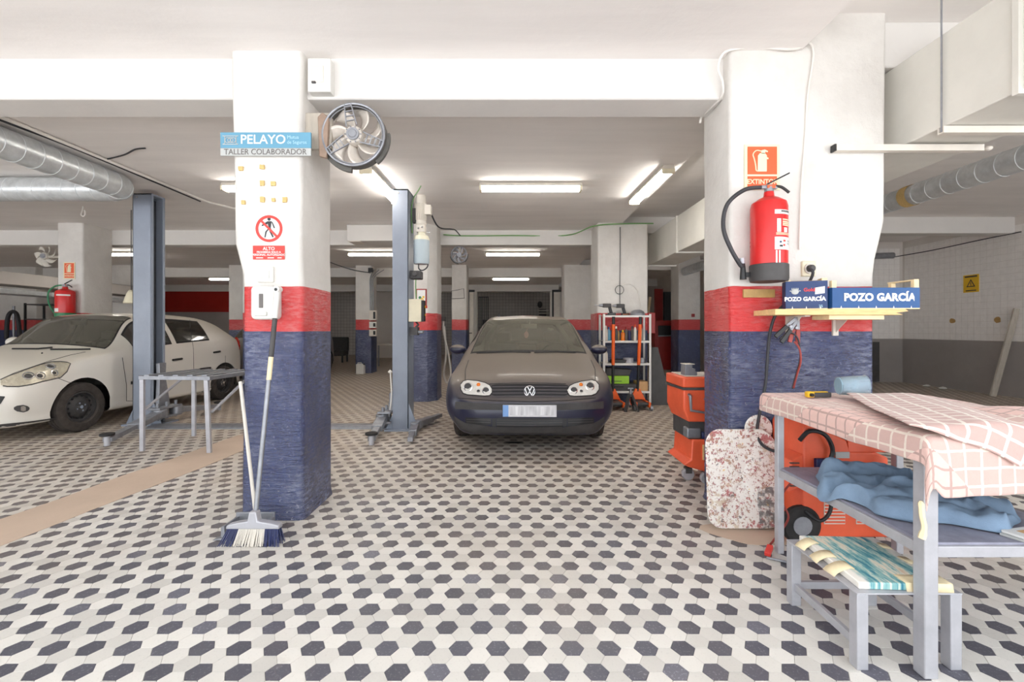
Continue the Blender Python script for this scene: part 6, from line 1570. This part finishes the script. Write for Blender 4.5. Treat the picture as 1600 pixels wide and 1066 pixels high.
b = MB('dark_grey'); b.prism([(0, 0), (.36, 0), (.12, .95), (.02, .95)], (2.27, 7.55, 0), X_, Z_, (0, .02, 0)); tag(b.build('leaning_sheet', None, bevel=.002), 'dark grey sheet leaning beside the white rack', 'sheet')
g = thing('wire_loop', 'thin wire with a small ring hanging on the pillar above the rack', 'wire', P(968, 470, 7.83))
b = MB('cable_black'); b.tube(spline([P(969, 355, 7.84), P(969, 400, 7.83), P(968.5, 445, 7.83), P(968.5, 475, 7.83)], 5), .006, 5); b.build('wire', g)
b = MB('cable_black'); b.torus(P(968, 453, 7.825), Y_, .072, .005, 24, 5); b.build('ring', g)
b = MB('cable_white'); b.tube(spline([P(972, 445, 7.83), P(985, 444, 7.83), P(996, 455, 7.83), P(1001, 475, 7.83), P(1001, 495, 7.83)], 5), .005, 5); b.build('thin_lead', g)
b = MB('machine_red'); b.box(2.325, 2.46, 7.9, 8.2, 1.17, 1.53); tag(b.build('red_box', None, bevel=.01), 'narrow red cabinet on the side of the rack pillar', 'cabinet')

# ------------------------------------------------------------------ far things
g = thing('diagnostic_cabinet', 'dark red workshop machine with a dark window, beyond the rack', 'machine', (4.75, 14.5, 0))
b = MB('machine_red'); b.box(4.40, 5.12, 14.2, 14.8, 0, 1.52); b.build('cabinet', g, bevel=.02)
b = MB('black_plastic'); b.box(4.50, 5.10, 14.18, 14.22, 1.06, 1.36); b.build('window', g, bevel=.01)
b = MB('steel'); b.prism([(4.50, 1.02), (5.10, 1.04), (5.10, 1.07), (4.50, 1.06)], (0, 14.12, 0), X_, Z_, (0, .1, 0)); b.build('ledge', g)
b = MB('machine_red'); b.box(4.53, 5.1, 14.19, 14.21, .1, .98); b.build('front_door', g, bevel=.006)
b = MB('machine_red'); b.box(4.78, 5.05, 15.4, 15.5, 0, 2.6); tag(b.build('tall_red_panel', None, bevel=.01), 'tall narrow red panel rising behind the red machine', 'panel')
b = MB('black_plastic'); b.box(5.08, 5.5, 15.4, 15.5, 0, 2.5); tag(b.build('black_locker', None, bevel=.01), 'tall black locker door behind the red machine', 'locker')
b = MB('wood_pale'); b.bar((4.30, 14.9, 1.0), (4.50, 15.0, 2.3), .07, .03, up=(0, 1, 0)); b.bar((4.23, 14.9, .0), (4.30, 14.9, 1.0), .07, .03, up=(0, 1, 0)); tag(b.build('wooden_batten'), 'pale wooden batten leaning behind the red machine', 'batten')
o = MB('machine_red'); a = P(1083, 493, 12.94); o.box(a.x - .045, a.x + .045, 12.925, 12.955, a.z - .045, a.z + .045); tag(o.build('red_button', None, bevel=.006), 'small square red call box on the far pillar by the red machine', 'box')
g = thing('canister', 'white plastic canister at the foot of a far pillar', 'canister', (-4.22, 12.85, 0))
b = MB('white_plastic'); b.prism([(-.11, 0), (.11, 0), (.11, .22), (.06, .28), (-.11, .28)], (-4.22, 12.77, 0), X_, Z_, (0, .16, 0)); b.build('tank', g, bevel=.015)
b = MB('white_plastic'); b.tube([(-4.30, 12.85, .275), (-4.30, 12.85, .31), (-4.20, 12.85, .31), (-4.19, 12.85, .27)], .012, 6); b.build('handle', g)
b = MB('dark_grey'); b.cyl((-4.13, 12.85, .25), (-4.13, 12.85, .29), .022, n=10); b.build('cap', g)
g = thing('switch_boxes', 'column of pale electrical switch boxes and conduits on the far pillar', 'switchgear', (-3.93, 13.05, 1.2))
for z0, z1, m in ((1.50, 1.78, 'old_white'), (1.28, 1.46, 'white_plastic'), (1.05, 1.24, 'old_white')):
    b = MB(m, 'black_plastic'); b.box(-4.04, -3.84, 13.02, 13.13, z0, z1); b.slot(1).box(-3.92, -3.86, 13.005, 13.03, z0 + .04, z1 - .04); b.build('box', g, bevel=.006)
b = MB('steel')
for k in range(3): b.tube(spline([(-4.02 + .045 * k, 13.06, 1.78), (-4.02 + .045 * k, 13.06, 2.3), (-4.02 + .05 * k, 13.06, 2.7), (-3.95 + .14 * k, 13.2, 2.95)], 5), .013, 6)
b.build('conduit', g); b = MB('black_plastic'); b.box(-4.06, -3.94, 13.0, 13.08, 2.86, 2.98); b.build('terminal_box', g)
b = MB('cable_black'); b.tube(spline([(-4.2, 8.8, 2.9), (-4.35, 10.4, 2.86), (-4.3, 12.2, 2.84), (-4.0, 13.02, 2.84)], 8), .012, 6); tag(b.build('sagging_cable'), 'dark cable sagging from the second beam to the switch boxes', 'cable')
g = thing('side_table', 'dim white table beyond the far switch box pillar', 'table', (-4.2, 15.2, 0))
b = MB('old_white'); b.box(-4.55, -3.75, 15.0, 15.6, .72, .76); b.build('top', g, bevel=.005)
for x in (-4.5, -3.8):
    for y in (15.05, 15.55): b = MB('steel'); b.box(x - .02, x + .02, y - .02, y + .02, 0, .72); b.build('leg', g)
g = thing('oil_drum', 'dark blue drum beside the dim white table', 'drum', (-3.45, 15.0, 0))
b = MB('blue_dark'); b.lathe([(.20, 0), (.205, .25), (.215, .26), (.205, .27), (.205, .5), (.215, .51), (.205, .52), (.20, .74), (.19, .74), (.19, .73), (0, .73)], (-3.45, 15.0, 0), Z_, 24); b.build('shell', g); b = MB('steel'); b.torus((-3.45, 15.0, .74), Z_, .2, .012, 24, 6); b.build('rim', g)
g = thing('armchair', 'dark brown old chair in the gloom beyond the near pillar', 'chair', (-6.6, 17.4, 0))
b = MB('seat_cloth'); b.box(-6.95, -6.3, 17.2, 17.8, .25, .45); b.build('seat', g, bevel=.04); b = MB('seat_cloth'); b.box(-6.95, -6.3, 17.7, 17.85, .4, .95); b.build('backrest', g, bevel=.04)
for x in (-6.9, -6.35):
    for y in (17.25, 17.75): b = MB('black_plastic'); b.box(x - .025, x + .025, y - .025, y + .025, 0, .26); b.build('leg', g)
o = MB('cable_black'); a = [P(q[0], q[1], 12.93) for q in ((705.5, 455), (716, 453), (724.5, 451), (725.5, 466), (705, 467))]
o.tube(a, .007, 5, closed=True); tag(o.build('outline_drawing'), 'dark outline of a house-shaped plate on the far pillar under the small fan', 'sign')
# rear room seen over the hatchback roof
g = thing('folding_gate', 'dark barred gate at the left of the rear opening', 'gate', (-1.2, 19.05, 0))
for k in range(6): b = MB('black_plastic'); x = -1.36 + k * .075; b.cyl((x, 19.06, .05), (x, 19.06, 2.6), .016, n=6); b.build('bar', g)
b = MB('black_plastic'); 
for z in (.06, 1.3, 2.58): b.bar((-1.38, 19.06, z), (-.97, 19.06, z), .02, .03)
b.build('cross_rails', g)
g = thing('rear_workbench', 'dark workbench against the tiled wall of the rear room', 'workbench', (.4, 21.8, 0))
b = MB('dark_grey'); b.box(-1.4, 2.1, 21.6, 22.3, 1.62, 1.70); b.build('top', g, bevel=.005)
b = MB('dark_grey'); b.box(-1.4, 2.1, 21.7, 22.3, .02, 1.62); b.build('carcass', g)
for lab, nm, cat, x, w_, h_, m in (('small steel kettle on the rear workbench', 'kettle', 'kettle', -.62, .16, .26, 'steel_light'), ('pale carton on the rear workbench, middle of the row', 'carton', 'carton', .02, .3, .16, 'cream_plastic'), ('dark low case on the rear workbench', 'low_case', 'case', .75, .5, .2, 'machine_red'), ('white bottle at the right end of the rear workbench', 'white_bottle', 'bottle', 1.98, .1, .3, 'white_plastic')):
    c = Vector((x, 21.8, 1.70))
    b = MB(m, 'black_plastic')
    if nm in ('kettle', 'white_bottle'): b.lathe([(w_ * .5, 0), (w_ * .55, h_ * .3), (w_ * .4, h_ * .75), (w_ * .2, h_ * .85), (w_ * .2, h_)], c, Z_, 16); b.slot(1).lathe([(w_ * .22, h_), (w_ * .1, h_ * 1.08)], c, Z_, 10)
    else: b.box(c.x - w_ / 2, c.x + w_ / 2, c.y - .15, c.y + .15, c.z, c.z + h_); b.slot(1).box(c.x - w_ / 2 - .005, c.x + w_ / 2 + .005, c.y - .155, c.y + .155, c.z + h_ * .7, c.z + h_ * .76)
    tag(b.build(nm, None, bevel=.004), lab, cat)
g = thing('bench_grinder', 'dark machine with pale guards standing on the rear workbench', 'machine', (1.45, 21.8, 1.70))
b = MB('dark_grey'); b.box(1.28, 1.62, 21.7, 22.0, 1.70, 2.2); b.ball((1.32, 21.8, 2.42), .12, .12, .16, 12, 8); b.build('body', g, bevel=.03)
for z in (1.78, 1.98, 2.1): b = MB('old_white'); b.box(1.25, 1.72, 21.62, 21.7, z, z + .05); b.build('guard', g, bevel=.006)
# left edge of the picture
b = MB('wall_paint', 'dark_grey'); b.box(-11.0, -10.35, 7.0, 12.9, 2.17, 2.43); tag(b.build('box_duct', None, bevel=.01), 'grey boxed duct receding along the far left bay', 'duct')
b = MB('galvanised'); b.box(-10.9, -10.4, 7.0, 12.9, 1.98, 2.08); tag(b.build('cable_trunking', None, bevel=.01), 'metal trunking slung beneath the grey boxed duct', 'trunking')
g = thing('air_hose', 'dark hose looped over a stand at the far left, behind the white car', 'hose', (-13.6, 13.0, 0))
b = MB('cable_black'); b.tube(spline([P(10, 530, 12.9), P(11, 505, 12.9), P(14, 492, 12.9), P(20, 487, 12.9), P(26, 491, 12.9), P(29, 505, 12.9), P(31, 530, 12.9)], 6), .05, 8); b.build('loop', g)
b = MB('steel'); b.cyl((-14.0, 12.95, 0), (-14.0, 12.95, 1.9), .03, n=8); b.box(-14.2, -13.8, 12.75, 13.15, 0, .04); b.build('stand', g)
g = thing('dark_rack', 'dark metal rack between the far left pillars', 'rack', (-12.4, 12.6, 0))
for x in (-13.1, -11.9):
    for y in (12.4, 12.9): b = MB('black_plastic'); b.box(x - .02, x + .02, y - .02, y + .02, 0, 1.95); b.build('upright', g)
for z in (.5, 1.1, 1.5, 1.9): b = MB('dark_grey'); b.box(-13.12, -11.88, 12.38, 12.92, z, z + .03); b.build('shelf', g)
g = thing('hanging_lamp', 'cream conical work lamp hanging beside the left lift post', 'lamp', P(204, 474, 7.0))
c = P(205, 474, 7.0); b = MB('cream_plastic'); b.lathe([(.10, 0), (.095, .02), (.05, .16), (.025, .2)], c, Z_, 20, False); b.build('shade', g, solid=.004); b = MB('cable_black'); b.cyl(c + Vector((0, 0, .2)), (c.x, c.y, CL), .006, n=6); b.build('cord', g)
# right-hand wall
g = thing('warning_sign', 'yellow warning triangle sign on the white tiled right-hand wall', 'sign', (9.19, 9.22, 1.98))
b = MB('sign_yellow'); b.box(9.186, 9.196, 9.07, 9.38, 1.985, 2.335); b.build('plate', g)
tri = lambda s_: [(s_ * math.cos(a), s_ * math.sin(a)) for a in (PI / 2, PI / 2 + 2 * PI / 3, PI / 2 + 4 * PI / 3)]
b = MB('sign_black', 'sign_yellow'); b.prism(tri(.105), (9.1845, 9.225, 2.145), (0, -1, 0), Z_, (.001, 0, 0)); b.slot(1).prism(tri(.068), (9.1835, 9.225, 2.145), (0, -1, 0), Z_, (.001, 0, 0)); b.slot(0).box(9.182, 9.184, 9.218, 9.232, 2.125, 2.185); b.box(9.182, 9.184, 9.218, 9.232, 2.105, 2.118); b.build('triangle', g)
b = MB('sign_black'); b.box(9.1845, 9.187, 9.10, 9.35, 2.285, 2.315); b.build('heading', g); b = MB('sign_black'); b.box(9.1845, 9.187, 9.12, 9.33, 2.01, 2.03); b.build('caption', g)
b = MB('wood_grey'); b.bar((8.92, 8.55, 0.0), (9.16, 8.36, 1.62), .11, .03, up=(0, 1, 0)); tag(b.build('leaning_plank', None, bevel=.003), 'grey wooden plank leaning on the right-hand wall', 'plank')
for y, lab in ((9.62, 'brown dab on the tiled wall, further from the leaning plank'), (8.72, 'brown dab on the tiled wall, nearer the leaning plank')):
    b = MB('gold_label'); b.prism([(x * rng.uniform(.8, 1.2), z * rng.uniform(.8, 1.2)) for x, z in disc(.055, 10)], (9.185, y, 1.42), (0, -1, 0), Z_, (.012, 0, 0)); tag(b.build('glue_dab'), lab, 'stain', 'dabs on the tiled wall')
for x, y, lab in ((9.0, 10.0, 'crumpled white scrap on the floor, nearer the corner of the tiled walls'), (8.98, 9.6, 'crumpled white scrap on the floor, below the yellow sign')):
    b = MB('white_plastic'); b.ball((x, y, .02), .08, .05, .022, 10, 6); o = b.build('paper_scrap'); tag(o, lab, 'scrap', 'scraps by the wall')
    for v in o.data.vertices: v.co += noise.noise_vector(v.co * 25 + Vector((x, y, 0))) * .012
b = MB('steel'); b.tube([(7.6, 10.76, 2.93), (8.9, 10.76, 2.97)], .07, 12); tag(b.build('exhaust_pipe'), 'short grey pipe under the ceiling in front of the tiled cross wall', 'pipe')
b = MB('cable_black'); b.tube(spline([(8.9, 10.74, 2.93), (9.12, 10.0, 2.96), (9.15, 9.0, 2.99), (9.17, 8.3, 3.0)], 5), .010, 6); tag(b.build('wall_cable'), 'thin dark cable along the top of the tiled right-hand wall', 'cable')
b = MB('dark_grey'); b.box(8.0, 8.6, 10.78, 10.83, .02, .95); tag(b.build('grey_board', None, bevel=.004), 'dark board standing against the tiled cross wall', 'board')
# oil mark under the hatchback's nose
b = MB('black_plastic'); b.prism([(.09 * math.cos(a) * (1 + .3 * math.sin(3 * a)), .05 * math.sin(a) * (1 + .3 * math.cos(2 * a))) for a in arc(18)[:-1]], (.02, 5.05, .0006), X_, Y_, (0, 0, .0008)); tag(b.build('oil_stain'), 'small black oil stain on the floor under the hatchback nose', 'stain')
